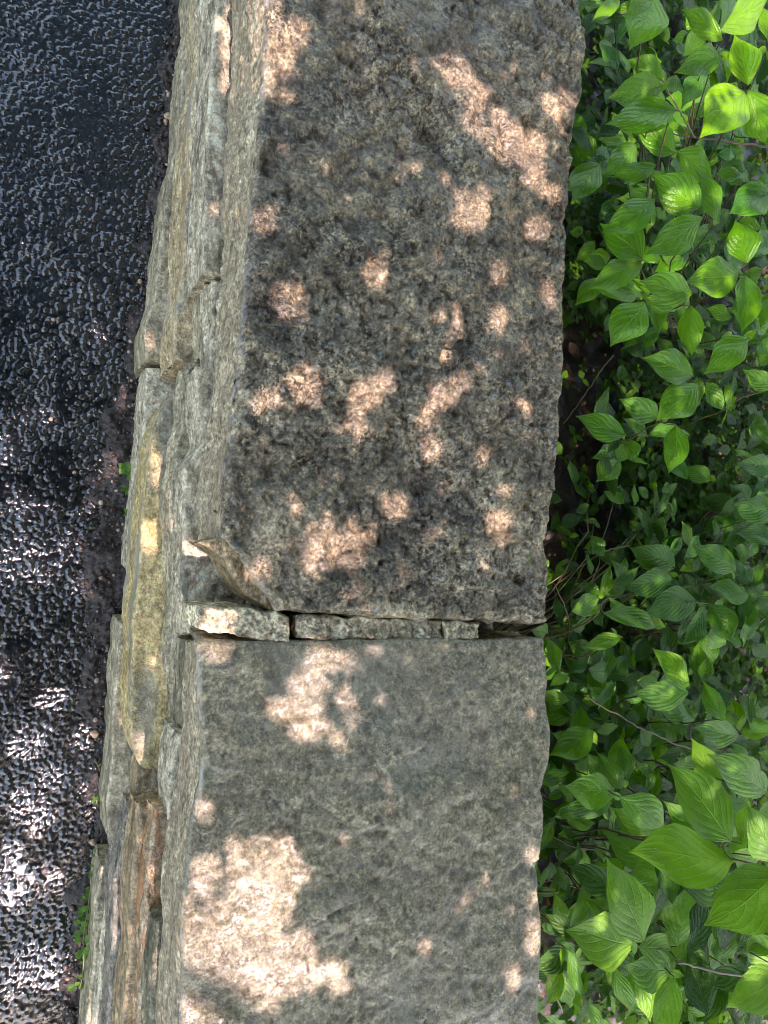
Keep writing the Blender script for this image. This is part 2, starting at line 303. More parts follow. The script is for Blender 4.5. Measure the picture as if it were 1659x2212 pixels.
# ------------------------------------------------------------------ stone wall
def dense(pts, z, n, dz=0):
    pts = np.array(pts, float); yy = np.linspace(pts[0, 1], pts[-1, 1], n); xx = np.interp(yy, pts[:, 1], pts[:, 0])
    return np.array([at(a, b_, z) for a, b_ in zip(xx, yy)])
def slab(name, left, zt, zb, mat, parent, right=None, depth=.12, leftb=None, bulge=0., step=.0024, seed=0, amp=(.003, .0012), pits=0, r=.006,
         tilt=0., layers=.0015, label=None, K=16, terr=0., endin=0., warp=.002, sidemat=None, dents=(), cracks=()):
    L = dense(left, zt, 500); ln = np.linalg.norm(np.diff(L, axis=0), axis=1).sum(); ni = max(12, int(ln/step)); L = dense(left, zt, ni)
    Rr = dense(right, zt, ni) if right else L+np.array([depth, 0, 0])
    LB = dense(leftb, zb, ni) if leftb else L-np.array([bulge, 0, 0])
    RB = Rr.copy()
    wd = np.linalg.norm(Rr-L, axis=1).mean(); nj = max(8, int(wd/step))
    i = np.arange(-K, ni+K); j = np.arange(-K, nj+K); ic = np.clip(i, 0, ni-1); uu = np.clip(j, 0, nj-1)/(nj-1)
    di = np.maximum(0, np.maximum(-i, i-ni+1))/K; dj = np.maximum(0, np.maximum(-j, j-nj+1))/K
    DI, DJ = np.meshgrid(di, dj, indexing='ij'); D = np.maximum(DI, DJ)
    dl = np.where(j < 0, -j/K, 0)[None, :]
    UU = np.broadcast_to(uu[None, :], D.shape)
    base = L[ic][:, None, :]*(1-uu)[None, :, None]+Rr[ic][:, None, :]*uu[None, :, None]
    P = base.copy(); side = (LB-L)[ic]; side[:, 2] = 0
    P = P+side[:, None, :]*(np.maximum(dl, DI*(UU < .02)))[..., None]
    P[..., 2] = zt+(zb-zt)*D+tilt*UU*wd
    # wandering edges
    el = (1-sst(UU, 0, .15)); er_ = sst(UU, .85, 1)
    ed = warp*fbm(P*[0, 1, 0]+[seed, 0, 0], 14, 5, seed, .55)
    P[..., 0] += ed*el+np.roll(ed, 7)*er_
    sgn = np.where(i < ni/2, -1, 1)[:, None]
    ee = np.minimum(ic, ni-1-ic)*step
    endw = warp*fbm(P*[1, 0, 1]+[0, seed, 0], 40, 3, seed+5)*sst(-ee, -.04, 0)[:, None]
    P[..., 1] += endw
    # rounding of the arris
    eu = np.minimum(UU, 1-UU)*wd if right else UU*wd+.0
    ev = np.broadcast_to(ee[:, None], D.shape); e = np.minimum(eu, ev); rv = r*(.6+.8*(fbm(P, 30, 2, seed+9)*.5+.5)); tt = np.clip(1-e/rv, 0, 1)
    P[..., 2] -= np.where(D > 0, rv*(1-D), rv*(1-np.sqrt(np.clip(1-tt*tt, 0, 1))))
    # surface relief
    q = np.stack([P[..., 0], P[..., 1], P[..., 2]], -1)+seed*3.1
    h = amp[0]*fbm(q, 14, 4, seed+20)+amp[1]*fbm(q, 75, 3, seed+30)
    if terr:
        f = fbm(q*[1, 1, .3], 7, 4, seed+33)*2.2; fl = np.floor(f); h += terr*(fl+sst(f-fl, .0, .22))*.5
        f = fbm(q*[1, .8, .3], 22, 3, seed+35)*2.; fl = np.floor(f); h += terr*.35*(fl+sst(f-fl, .0, .25))*.5
    if pits:
        msk = sst(fbm(q, 7, 3, seed+40), -.45, .25)
        qd = q+np.stack([vnoise(q, 60, 8), vnoise(q, 60, 9), 0*D], -1)*.004
        h += pits*.75*((1-np.abs(vnoise(qd, 46, seed+70))*1.6).clip(0)**2+.6*(1-np.abs(vnoise(qd, 95, seed+71))*1.6).clip(0)**2)*msk
        h += -pits*.8*sst(fbm(qd, 95, 3, seed+72), .15, .5)*msk-pits*1.1*sst(fbm(qd, 38, 4, seed+73), .25, .6)
    for (px, py, rx, ry, dep) in dents:
        c_ = at(px, py, zt); dd_ = np.sqrt(((P[..., 0]-c_[0])/rx)**2+((P[..., 1]-c_[1])/ry)**2)*(1+.25*vnoise(q, 30, 77)); h -= dep*(1-sst(dd_, .35, 1.))
    for cr in cracks:
        W = np.array([at(x, y, zt) for x, y in cr])[:, :2]; best = np.full(D.shape, 9.)
        PXY = P[..., :2]+.0018*np.stack([vnoise(q, 130, 5), vnoise(q, 130, 6)], -1)
        for a, b2 in zip(W[:-1], W[1:]):
            tt = np.clip(((PXY-a)@(b2-a))/((b2-a)@(b2-a)), 0, 1); best = np.minimum(best, np.linalg.norm(PXY-a-tt[..., None]*(b2-a), axis=-1))
        h -= .002*np.exp(-(best/.0016)**2)
    sw = sst(D, 0, .12); n = np.zeros(P.shape); n[..., 2] = 1-sw
    n[..., 0] = np.where(np.arange(-K, nj+K)[None, :] < 0, -1, np.where(np.arange(-K, nj+K)[None, :] >= nj, 1, 0))*sw
    n[..., 1] = np.where(i < 0, 1, np.where(i >= ni, -1, 0))[:, None]*sw
    lay = layers*(fbm(P*[1, .35, 9], 18, 3, seed+50))+layers*.35*fbm(P*[1, .5, 1.], 60, 3, seed+60)
    P = P+n*(h*(1-sw*.4)+lay*sw)[..., None]
    V = P.reshape(-1, 3); F = grid_faces(P.shape[0], P.shape[1])
    ti = np.exp(-(UU*wd/.0028)**2)*(D < .06)  # left arris mask for the painted wet reflection
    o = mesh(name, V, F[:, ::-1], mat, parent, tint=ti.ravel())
    if sidemat:
        o.data.materials.append(sidemat); df = D[:-1, :-1]+D[1:, 1:]
        o.data.polygons.foreach_set('material_index', (df.ravel() > .06).astype(np.int32))
    if label: o['label'] = label
    return o
wall = empty('stone_wall', (.35, 0, 0), 'low stone wall capped with two broad limestone slabs, between wet asphalt and green shrubs', 'wall')
def q1(*p): return [((700+x/1.3825)*.6636, y/1.3825*.6636) for x, y in p]
def q3(*p): return [((700+x/1.3825)*.6636, (2200+y/1.3825)*.6636) for x, y in p]
D1 = [(765, 480, .035, .022, .009), (945, 275, .045, .03, .008), (1090, 330, .02, .05, .007), (620, 120, .03, .04, .006), (650, 560, .02, .05, .004), (590, 340, .014, .03, .007), (720, 1110, .05, .05, -.005), (650, 840, .02, .02, -.005), (900, 1010, .06, .06, .005), (1010, 200, .02, .05, -.005), (1150, 300, .02, .05, .008), (560, 150, .01, .06, .005)]
C1 = [q1((1150, 420), (1160, 460), (1185, 500), (1190, 530)), q1((610, 330), (615, 290), (660, 230)), q1((820, 690), (900, 692), (980, 680), (1050, 645)), q1((1240, 960), (1250, 1100), (1262, 1120)), q1((520, 900), (560, 1020), (650, 1130)), q1((1060, 850), (1100, 870), (1160, 840))]
D2 = [(640, 1650, .06, .04, .004), (980, 1700, .08, .02, -.004), (520, 1430, .05, .02, -.003), (1180, 1690, .02, .025, .006), (730, 1960, .05, .03, -.004), (900, 1900, .04, .06, .004), (500, 2120, .05, .05, .004)]
C2 = [q3((215, 520), (250, 545), (290, 575), (308, 620), (305, 690)), q3((340, 840), (400, 850), (470, 880), (545, 905)), q3((1230, 250), (1240, 290)), q3((630, 1160), (640, 1210)), q3((440, 1120), (540, 1060), (660, 1000), (690, 990)), q3((95, 672), (140, 662)), q3((1370, 470), (1372, 560), (1400, 575))]
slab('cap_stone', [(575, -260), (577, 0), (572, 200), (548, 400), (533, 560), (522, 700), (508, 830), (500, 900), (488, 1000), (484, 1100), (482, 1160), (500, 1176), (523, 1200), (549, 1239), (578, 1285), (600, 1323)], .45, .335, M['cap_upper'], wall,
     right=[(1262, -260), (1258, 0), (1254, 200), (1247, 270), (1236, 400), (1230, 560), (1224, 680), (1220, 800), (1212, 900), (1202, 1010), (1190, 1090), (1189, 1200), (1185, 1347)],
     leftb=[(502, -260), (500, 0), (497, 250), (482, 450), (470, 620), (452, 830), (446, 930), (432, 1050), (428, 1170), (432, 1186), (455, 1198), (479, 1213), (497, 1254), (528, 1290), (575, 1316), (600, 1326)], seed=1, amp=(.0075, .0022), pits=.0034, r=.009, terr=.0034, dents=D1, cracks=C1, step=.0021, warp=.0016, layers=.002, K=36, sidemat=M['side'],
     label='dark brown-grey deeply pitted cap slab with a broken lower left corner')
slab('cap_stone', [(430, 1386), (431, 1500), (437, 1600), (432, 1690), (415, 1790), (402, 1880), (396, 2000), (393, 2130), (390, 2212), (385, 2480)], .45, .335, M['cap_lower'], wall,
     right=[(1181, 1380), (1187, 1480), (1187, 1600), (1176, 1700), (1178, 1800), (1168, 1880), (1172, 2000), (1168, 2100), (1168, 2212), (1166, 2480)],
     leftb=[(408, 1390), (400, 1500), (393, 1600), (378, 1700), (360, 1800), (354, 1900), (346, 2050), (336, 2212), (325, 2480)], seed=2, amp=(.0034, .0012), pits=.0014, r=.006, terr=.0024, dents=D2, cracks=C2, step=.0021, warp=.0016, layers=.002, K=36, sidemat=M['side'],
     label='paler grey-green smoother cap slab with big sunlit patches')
slab('broken_edge', [(429, 1172), (452, 1184), (480, 1204), (500, 1244), (532, 1286), (572, 1314), (590, 1322)], .436, .37, M['brown'], wall,
     right=[(487, 1160), (508, 1178), (530, 1204), (556, 1243), (584, 1288), (602, 1316), (606, 1323)], seed=77, step=.002, r=.006, terr=.002, amp=(.003, .0015), label='brown curled fracture lip at the broken corner of the dark slab')
FS = [
 ('grey', [(415, -260), (417, 0), (404, 60), (390, 150), (386, 250), (386, 310), (372, 340), (356, 450), (341, 560), (332, 650), (316, 700), (314, 778)], .11, .0, dict(label='long grey bottom stone with a bluish rim at its foot')),
 ('streaked', [(455, -260), (440, 0), (430, 150), (414, 250), (410, 350), (400, 470), (388, 600), (375, 700), (372, 778)], .225, .105, dict(label='long streaked ochre and grey face stone', layers=.004)),
 ('pale', [(475, -260), (468, 0), (462, 100), (455, 200), (448, 330), (442, 480), (440, 590)], .33, .22, dict(label='pale bluish face stone with a sunlit ledge', tilt=-.1)),
 ('grey', [(446, 560), (436, 640), (432, 700), (434, 770)], .27, .22, dict(label='rough brown-grey stone below the small hole under the cap')),
 ('pale', [(459, 604), (456, 700), (450, 800), (446, 900), (440, 1000)], .33, .27, dict(label='thin pale sliver of stone wedged under the cap')),
 ('pale', [(316, 790), (308, 900), (302, 1000), (292, 1100), (280, 1190), (277, 1220), (288, 1232), (288, 1290)], .11, 0., dict(label='bluish-white bottom stone beneath the yellow one')),
 ('ochre', [(376, 850), (345, 885), (333, 920), (322, 1000), (312, 1100), (300, 1200), (293, 1300), (286, 1400), (277, 1500), (279, 1590), (288, 1630), (303, 1652), (320, 1664)], .215, .10, dict(label='long yellow-ochre face stone', tilt=.12, amp=(.004, .001))),
 ('grey', [(408, 778), (402, 830), (396, 900), (380, 950), (370, 1040), (368, 1150), (372, 1300), (370, 1420), (384, 1500), (390, 1566)], .28, .215, dict(label='grey-brown fibrous face stone above the yellow one', layers=.004)),
 ('pale', [(425, 790), (428, 900), (436, 960), (400, 1010), (392, 1080), (395, 1180), (398, 1300), (402, 1370)], .332, .27, dict(label='pale stone with a pink sunlit ledge under the cap')),
 ('moss', [(400, 1385), (396, 1450), (397, 1520), (400, 1572)], .332, .27, dict(label='dark mossy stone under the corner of the lower slab')),
 ('pale', [(385, 1583), (370, 1640), (362, 1700), (366, 1770)], .332, .25, dict(label='small pale stone end under the lower slab')),
 ('grey', [(262, 1342), (250, 1450), (243, 1550), (238, 1650), (230, 1740), (232, 1820), (250, 1860)], .12, 0., dict(label='greenish grey bottom stone')),
 ('brown', [(292, 1640), (290, 1690), (295, 1740)], .15, .05, dict(label='dark brown recessed stone in the gap below the yellow one', depth=.10)),
 ('pitted', [(282, 1745), (262, 1850), (246, 1900), (244, 1960), (240, 2050), (232, 2130), (228, 2212), (215, 2480)], .19, .10, dict(label='pale stone speckled with black pits')),
 ('brown', [(302, 1745), (290, 1850), (282, 1950), (272, 2080), (262, 2212), (245, 2480)], .265, .19, dict(label='brown banded stone like split wood', layers=.003)),
 ('rust', [(330, 1748), (322, 1850), (312, 1950), (304, 2080), (294, 2212), (280, 2480)], .30, .25, dict(label='rust-stained wet ledge stone', tilt=.05, amp=(.005, .002))),
 ('moss', [(338, 1990), (330, 2080), (322, 2212), (310, 2480)], .333, .29, dict(label='dark green mossy stone under the lower slab')),
 ('grey', [(222, 1870), (208, 1960), (205, 2030), (195, 2120), (186, 2212), (165, 2480)], .10, 0., dict(label='grey bottom stone beside the trailing weed')),
 ('pale', [(232, 1960), (222, 2050), (212, 2130), (205, 2212), (190, 2480)], .13, .06, dict(label='bluish ledge stone above the trailing weed')),
]
for k, (mt, pts, zt, zb, kw) in enumerate(FS):
    slab('face_stone', pts, zt, zb+(.007 if zb > 0 else -.004), LIT_TOPS[M[mt].name], wall, seed=10+k, r=kw.pop('r', .0035), terr=kw.pop('terr', .0022), warp=.0022, sidemat=M[mt], bulge=kw.pop('bulge', .004), depth=kw.pop('depth', .15), **kw)
# bedding mortar inside the wall, seen in every gap
c0 = at(487, 1106, .45)[0]
ys = np.arange(-1.0, 1.4, .004); prof = [(.0, 0), (.0, .02), (.0, .06), (.0, .1), (.002, .14), (.004, .18), (.006, .22), (.008, .26), (.01, .30), (.012, .325), (.016, .332), (.03, .333), (.05, .333), (.08, .333), (.12, .333), (.16, .333), (.2, .333), (.26, .333), (.34, .333), (.42, .333), (.425, .32), (.43, .2), (.43, 0), (.43, -.27)]
pr = []
for a, b_ in zip(prof[:-1], prof[1:]):
    for t in np.linspace(0, 1, 6, endpoint=False): pr.append((a[0]+(b_[0]-a[0])*t, a[1]+(b_[1]-a[1])*t))
pr = np.array(pr)
ex, ey = poly_y([(555, -260), (500, 0), (497, 250), (482, 450), (470, 620), (452, 830), (446, 930), (432, 1050), (428, 1167), (425, 1300), (420, 1385), (400, 1500), (393, 1600), (378, 1700), (360, 1800), (354, 1900), (346, 2050), (336, 2212), (325, 2480)], .333)
PX = np.interp(ys, ex, ey)[:, None]+pr[None, :, 0]*1.0; PP = np.stack([PX, np.broadcast_to(ys[:, None], PX.shape), np.broadcast_to(pr[None, :, 1], PX.shape)], -1).copy()
PP[..., 0] += .004*fbm(PP, 40, 3, 91)-.001; PP[..., 2] += .0022*fbm(PP, 60, 3, 95)*(pr[None, :, 1] > .3)*((ys > -.25) & (ys < .12))[:, None]
PP[..., 2] -= .004*(~((ys > -.27) & (ys < .13)))[:, None]*(pr[None, :, 1] > .33)
o = mesh('bedding_mortar', PP.reshape(-1, 3), grid_faces(PP.shape[0], PP.shape[1]), M['bed'], wall)
# mortar pieces in the joint between the two slabs (built across the wall, in world axes)
def chunk(name, top, bot, zt, zb, mat, label=None, seed=0, rough=.003):
    A = np.array([at(x, y, zt) for x, y in top]); B = np.array([at(x, y, zt) for x, y in bot])
    n = int((A[-1, 0]-A[0, 0])/.002)+4; x = np.linspace(0, 1, n)
    f = lambda W, q: np.stack([W[0, 0]+(W[-1, 0]-W[0, 0])*q, np.interp(W[0, 0]+(W[-1, 0]-W[0, 0])*q, W[:, 0], W[:, 1])], -1)
    a, b2 = f(A, x), f(B, x); wn = 18; K = 10
    jj = np.arange(-K, wn+K); uu = np.clip(jj, 0, wn-1)/(wn-1); ii = np.arange(-K, n+K); ic = np.clip(ii, 0, n-1)
    XY = a[ic][:, None]*(1-uu)[None, :, None]+b2[ic][:, None]*uu[None, :, None]
    D = np.maximum(np.maximum(0, np.maximum(-ii, ii-n+1))[:, None]/K, np.maximum(0, np.maximum(-jj, jj-wn+1))[None, :]/K)
    e = np.minimum(np.minimum(uu, 1-uu)[None, :]*.035, (np.minimum(ic, n-1-ic)*.002)[:, None]); rd = .003; t = np.clip(1-e/rd, 0, 1)
    Z = zt+(zb-zt)*D-np.where(D > 0, rd, rd*(1-np.sqrt(1-t*t)))
    P = np.concatenate([XY, Z[..., None]], -1); P = P+rough*np.stack([fbm(P, 60, 3, seed), fbm(P, 60, 3, seed+1), fbm(P, 50, 4, seed+2)+.6*vnoise(P, 400, seed+4)], -1)
    o = mesh(name, P.reshape(-1, 3), grid_faces(P.shape[0], P.shape[1]), mat, wall)
    if label: o['label'] = label
chunk('joint_mortar', [(424, 1312), (520, 1313), (600, 1326), (624, 1330)], [(426, 1356), (480, 1366), (560, 1384), (624, 1387)], .444, .33, M['mortar'], 'wide sandy lump of mortar at the left end of the joint', 201)
chunk('joint_mortar', [(641, 1331), (700, 1331), (800, 1333), (957, 1340)], [(643, 1381), (700, 1382), (800, 1382), (957, 1383)], .441, .33, M['mortar'], 'long strip of weathered mortar in the joint', 211)
chunk('joint_mortar', [(963, 1341), (1000, 1342), (1040, 1344)], [(963, 1383), (1000, 1382), (1036, 1381)], .445, .33, M['mortar'], 'pale broken end piece of mortar', 221)
# ------------------------------------------------------------------ leaves
def leaf_geo(P0, P1, wr, up, fold=.16, droop=.12, nu=10, nv=5, ser=0.02, seed=0, twist=0.):
    P0 = np.asarray(P0, float); P1 = np.asarray(P1, float); ax = P1-P0; L = np.linalg.norm(ax); ax /= L
    sd = np.cross(up, ax); sd /= np.linalg.norm(sd); nn = np.cross(ax, sd)
    t = np.linspace(0, 1, nu); v = np.linspace(-1, 1, nv); T, Vv = np.meshgrid(t, v, indexing='ij')
    prof = np.sin(np.pi*np.clip(T, 0, 1)**.88)**1.1; prof = prof*(1-.3*sst(T, .72, .97)); prof[-1] = 0.004; prof[0] = .02
    rs = np.random.RandomState(seed)
    prof = prof*(1+ser*rs.uniform(-1, 1, prof.shape)*(np.abs(Vv) > .9))
    ph = rs.uniform(0, 6.3, 3); w_ = L*wr*.5*prof*Vv
    lift = fold*np.abs(w_)+.035*L*prof*np.sin(T*9+ph[0]+Vv*2)*np.abs(Vv)+.02*L*np.sin(Vv*3+T*5+ph[1])*prof
    bend = -droop*L*(T**2)+droop*L*T*.9
    P = P0+ax*(T*L)[..., None]+sd*(w_+.03*L*np.sin(T*3.1+ph[2])*np.sin(np.pi*T))[..., None]+nn*(lift+bend+twist*w_*T)[..., None]
    return P.reshape(-1, 3), grid_faces(nu, nv), np.stack([T.ravel(), Vv.ravel()*.5+.5], -1)
def cA(x, y): return ((1700+x/2.011)*.6636, (y/2.011)*.6636)
def cB(x, y): return ((1700+x/2.011)*.6636, (1100+y/2.011)*.6636)
def cC(x, y): return ((1700+x/1.9525)*.6636, (2200+y/1.9525)*.6636)
UPV = np.array([0, 0, 1.])
BACK = .66          # x of the wall's rear face
def place(p0, p1, wr, Lr, zlo, zhi, rs, tone, zfix=None):
    """pixel base and tip -> 3-D leaf of real length Lr (its distance follows from its size in the picture)"""
    a, b2 = np.array(p0), np.array(p1); lp = max(np.linalg.norm(a-b2), 8); dist = FD*Lr/lp
    q = R@np.array([(a[0]+b2[0])/2-829.5, 1106-(a[1]+b2[1])/2, -FD]); z = CAMP[2]+q[2]*dist/FD
    z = min(max(z, zlo), zhi) if zfix is None else zfix
    mid = at((a[0]+b2[0])/2, (a[1]+b2[1])/2, z); xmin = BACK-.01
    while mid[0] < xmin+.0 and z > -.1: z -= .02; mid = at((a[0]+b2[0])/2, (a[1]+b2[1])/2, z)
    dz = rs.uniform(-.25, .2)*lp/FD*(CAMP[2]-z)
    P0 = at(*p0, z-dz*.3); P1 = at(*p1, z+dz*.5)
    tc_ = CAMP-(P0+P1)/2; tc_ /= np.linalg.norm(tc_)
    up = UPV*.55+tc_*.6+rs.uniform(-.33, .33, 3); up /= np.linalg.norm(up)
    return P0, P1, wr, up, tone
SH = {
'A': (cA, [(860,-40,705,325,.6,.7),(915,520,690,390,.7,.35),(915,560,560,640,.5,.5),(1010,720,545,810,.42,.35),(745,920,495,910,.5,1),(750,950,525,1150,.5,.45),(480,1045,330,890,.75,.3),(505,1065,322,1320,.55,.35),(1000,1000,740,845,.62,.15),(1010,990,1250,1170,.65,.35),(1120,890,895,820,.45,.3),(880,1080,580,1165,.36,.4),(1160,1360,845,1140,.62,.35),(1290,1465,1140,1110,.5,.35),(870,1310,520,1525,.46,.35),(1180,1420,805,1670,.44,.6),(790,1700,512,1460,.72,.3),(790,1730,425,1895,.4,.45),(785,1905,440,1870,.46,.4),(1110,1925,765,1840,.5,.4),(1420,1790,1070,1850,.6,.5),(1455,1800,1440,2180,.55,.4),(1480,2215,1190,2450,.5,.45),(1105,2000,1110,2330,.55,.5),(800,1975,575,2270,.62,.35),(820,1960,905,2180,.6,.2),(1062,2000,800,1950,.4,.5),(1480,560,1390,225,.68,1),(1455,600,1165,900,.66,.95),(1480,590,1600,950,.62,.5),(1310,370,1000,475,.42,.3),(1320,410,1190,600,.5,.6),(1310,262,1035,60,.45,.6),(1300,200,1640,-60,.42,.7),(1290,190,1400,-60,.45,.55),(640,0,450,150,.32,.5),(1245,600,1035,725,.62,.3),(1200,470,1045,700,.5,.1),(1475,1725,1395,1440,.75,.3),(1500,1500,1680,1560,.5,.3),(1470,1110,1295,1215,.45,.1),(1640,1250,1350,1400,.5,.1),(1090,1640,870,1780,.45,.2),(530,10,350,25,.3,.5),(870,1270,615,1300,.36,.4),(990,1370,870,1500,.6,.15),(1260,1500,1070,1585,.5,.3),(1640,1900,1560,2150,.5,.4),(1560,2400,1640,2180,.6,.4),(1480,900,1560,640,.5,.2),(700,100,610,300,.3,.1),(1640,300,1560,30,.5,.6),(1380,840,1200,1000,.5,.1),(900,1180,760,1320,.5,.1),(1340,1050,1500,1200,.5,.1),(600,1300,500,1450,.5,.05),(1600,1500,1480,1700,.5,.15)]),
'B': (cB, [(1115,250,780,130,.5,.4),(1145,300,880,545,.6,.45),(1200,290,1325,480,.62,.3),(1340,290,1365,490,.42,.5),(895,520,635,400,.5,.25),(675,635,350,510,.48,.3),(1010,570,960,890,.6,.4),(690,660,735,820,.75,.3),(612,700,455,790,.5,.35),(680,690,622,820,.72,.75),(640,795,483,943,.52,.4),(820,640,660,525,.5,.15),(830,640,1010,560,.4,.15),(1650,330,1445,205,.5,.4),(1150,320,1060,500,.5,.2)]),
'D': (cB, [(1660,700,1465,590,.52,.3),(1660,830,1395,830,.42,.3),(1660,1160,1370,1085,.5,.3),(1660,1310,1395,1280,.42,.3),(1640,720,1480,760,.4,.5),(1700,960,1530,960,.5,.4),(1700,1000,1560,1060,.5,.2)]),
'E': (cB, [(1000,1500,700,1370,.55,.2),(985,1580,665,1640,.55,.35),(1110,1525,1100,1350,.72,.4),(1400,1530,1112,1350,.45,.5),(1420,1560,1350,1335,.65,.4),(1140,1720,800,1800,.5,.3),(1200,1755,1048,2015,.52,.3),(1220,1740,1380,1995,.68,.35),(1195,1715,1040,1540,.5,.35),(1490,1680,1212,1630,.46,.5),(1500,1690,1395,1915,.5,.5),(1480,1630,1585,1480,.5,.5),(1500,1660,1660,1750,.5,.3),(1640,1800,1530,1810,.5,.5),(900,1400,880,1560,.6,.2),(1250,1600,1190,1480,.5,.15),(1490,1700,1600,1900,.5,.1)]),
'F': (cC, [(1062,75,825,-180,.5,.9),(1058,108,705,112,.55,.45),(395,135,183,52,.52,.45),(572,190,495,-5,.62,.4),(455,350,172,505,.62,.15),(980,415,795,255,.46,.55),(1380,375,1088,330,.48,.35),(1382,350,1325,130,.72,.45),(1390,382,1590,290,.5,.5),(700,628,772,365,.9,1),(920,580,805,382,.52,.95),(612,452,575,260,.5,.95),(585,710,398,488,.42,.45),(640,720,470,480,.52,.2),(592,752,266,700,.62,.45),(585,717,322,770,.46,.4),(570,800,243,862,.46,.05),(618,768,918,965,.5,.4),(850,1000,558,838,.36,.7),(1550,740,1175,497,.42,.4),(860,600,830,785,.5,.2),(1180,1010,903,800,.5,.2),(1150,560,1000,400,.48,.15),(1275,285,1145,30,.5,.15),(1100,280,855,200,.45,.3),(290,60,200,-90,.5,.2),(420,-120,290,-10,.5,.2),(660,0,750,200,.5,.2),(430,330,270,250,.5,.1),(660,240,640,80,.5,.3),(260,700,145,545,.5,.2),(265,712,150,790,.5,.1),(1400,600,1562,740,.5,.2),(720,300,660,400,.5,.4),(395,140,420,40,.5,.5),(400,145,370,230,.5,.6)]),
'G': (cC, [(1330,1055,928,560,.56,.55),(1325,1010,1140,690,.42,.95),(1338,1172,675,1120,.5,.75),(1330,1130,1512,1170,.72,.85),(1390,1065,1430,800,.42,.75),(1640,1180,1430,820,.6,.2),(770,1692,545,1165,.52,.5),(982,1722,1065,1305,.6,.25),(1640,1250,1152,1590,.6,.45),(658,1668,392,1405,.52,.95),(722,1700,272,1620,.66,.7),(738,1722,958,1745,.64,.45),(955,1885,658,1840,.62,.3),(978,1800,1198,1820,.62,.3),(1258,1822,1285,1590,.95,.6),(1640,1860,1412,1600,.62,.65),(962,1910,870,2330,.58,.5),(1660,1880,1305,2110,.56,.45),(1420,1925,1215,2050,.5,.5),(890,1210,670,1300,.6,.5),(1640,1660,1380,1760,.4,.3),(1180,2212,1250,2140,.6,.9),(1050,2100,1150,2240,.6,.5)]),
'H': (cC, [(700,1790,815,2205,.42,.85),(572,1835,722,2150,.36,.7),(288,1740,385,2050,.36,.3),(245,1880,312,2100,.6,.55),(240,1850,148,2022,.5,1),(302,1210,200,1292,.62,.9),(262,1600,205,1370,.46,.6),(290,1570,372,1420,.52,.8),(205,1640,130,1480,.55,.7),(500,1040,602,1158,.5,.2),(362,1040,328,900,.42,.3),(360,1080,467,1050,.52,.2),(540,1850,592,1995,.42,.95),(380,2060,240,2172,.5,.5),(265,1240,345,1320,.6,.4),(205,1750,265,1600,.4,.3),(250,1880,150,2100,.5,.6),(280,2212,80,2190,.5,.5),(500,1180,410,1290,.4,.5),(530,1030,490,1120,.5,.3),(270,1180,200,1040,.5,.2),(160,1100,130,940,.5,.3),(300,1640,200,1720,.6,.2)]),
'J': (cB, [(210,1590,322,1428,.42,.65),(205,1600,165,1490,.42,.5),(235,1660,265,1600,.4,.5),(300,1830,245,2000,.62,.4),(300,1835,392,1950,.6,.3),(160,1965,252,2212,.42,.35),(655,1958,382,2030,.36,.4),(300,1990,490,2120,.5,.35),(270,2090,420,2230,.4,.4),(530,1800,900,1900,.3,.15),(340,1780,460,1850,.4,.15),(520,1690,582,1490,.45,.5),(520,1692,695,1612,.4,.5),(560,1390,605,1510,.5,.4),(500,1390,400,1400,.4,.3),(330,1290,190,1210,.36,.15),(650,1990,740,2180,.45,.2),(530,2100,600,2212,.5,.3),(180,1880,320,1960,.5,.3),(570,1700,700,1890,.4,.1),(460,1010,430,930,.5,.4),(860,1010,850,900,.5,.4),(880,1120,890,1020,.5,.4),(640,1010,560,960,.5,.15),(1000,1160,900,1060,.5,.4),(1030,1380,900,1340,.5,.3),(700,1200,780,1260,.6,.5),(800,1180,700,1100,.4,.3),(490,1200,400,1190,.4,.3)]),
}
SPEC = {
'A': ('leaf_a', .075, .16, .50, (1.55, .75), 'redstem', 'tall shrub with bright glossy leaves leaning over the upper part of the wall', 'shrub', 7),
'B': ('leaf_a', .075, .12, .42, (1.35, .35), 'stem', 'shrub spray of wet green leaves reaching out over the dark hollow beside the upper slab', 'shrub', 8),
'D': ('leaf_b', .085, .05, .3, (1.5, .12), 'oldstem', 'dark blue-green ribbed shrub at the right edge, halfway up', 'shrub', 5),
'E': ('leaf_b', .085, .02, .26, (1.25, -.12), 'oldstem', 'dark ribbed-leaf shrub low in the hollow, level with the joint between the slabs', 'shrub', 9),
'F': ('leaf_a', .08, .10, .45, (1.15, -.38), 'redstem', 'glossy green shrub with reddish twigs beside the top of the lower slab', 'shrub', 10),
'G': ('leaf_c', .10, .35, .80, (1.15, -.62), 'redstem', 'shrub with the largest, closest matt green leaves at the bottom right', 'shrub', 11),
'H': ('leaf_a', .06, -.05, .34, (.86, -.62), 'stem', 'low leafy plant squeezed against the back of the lower slab', 'plant', 12),
'J': ('leaf_a', .065, -.1, .34, (.84, -.16), 'stem', 'slim sapling with a red-brown stem behind the joint of the wall', 'sapling', 13),
}
def petiole(P0, node, mm, t=.5):
    P0 = np.array(P0); node = np.array(node); mid = (P0+node)/2+[0, 0, -.004]
    V, F = tube([node, mid, P0+(P0-mid)*.05], [.0012, .001, .0008], 5); mm.add(V, F)
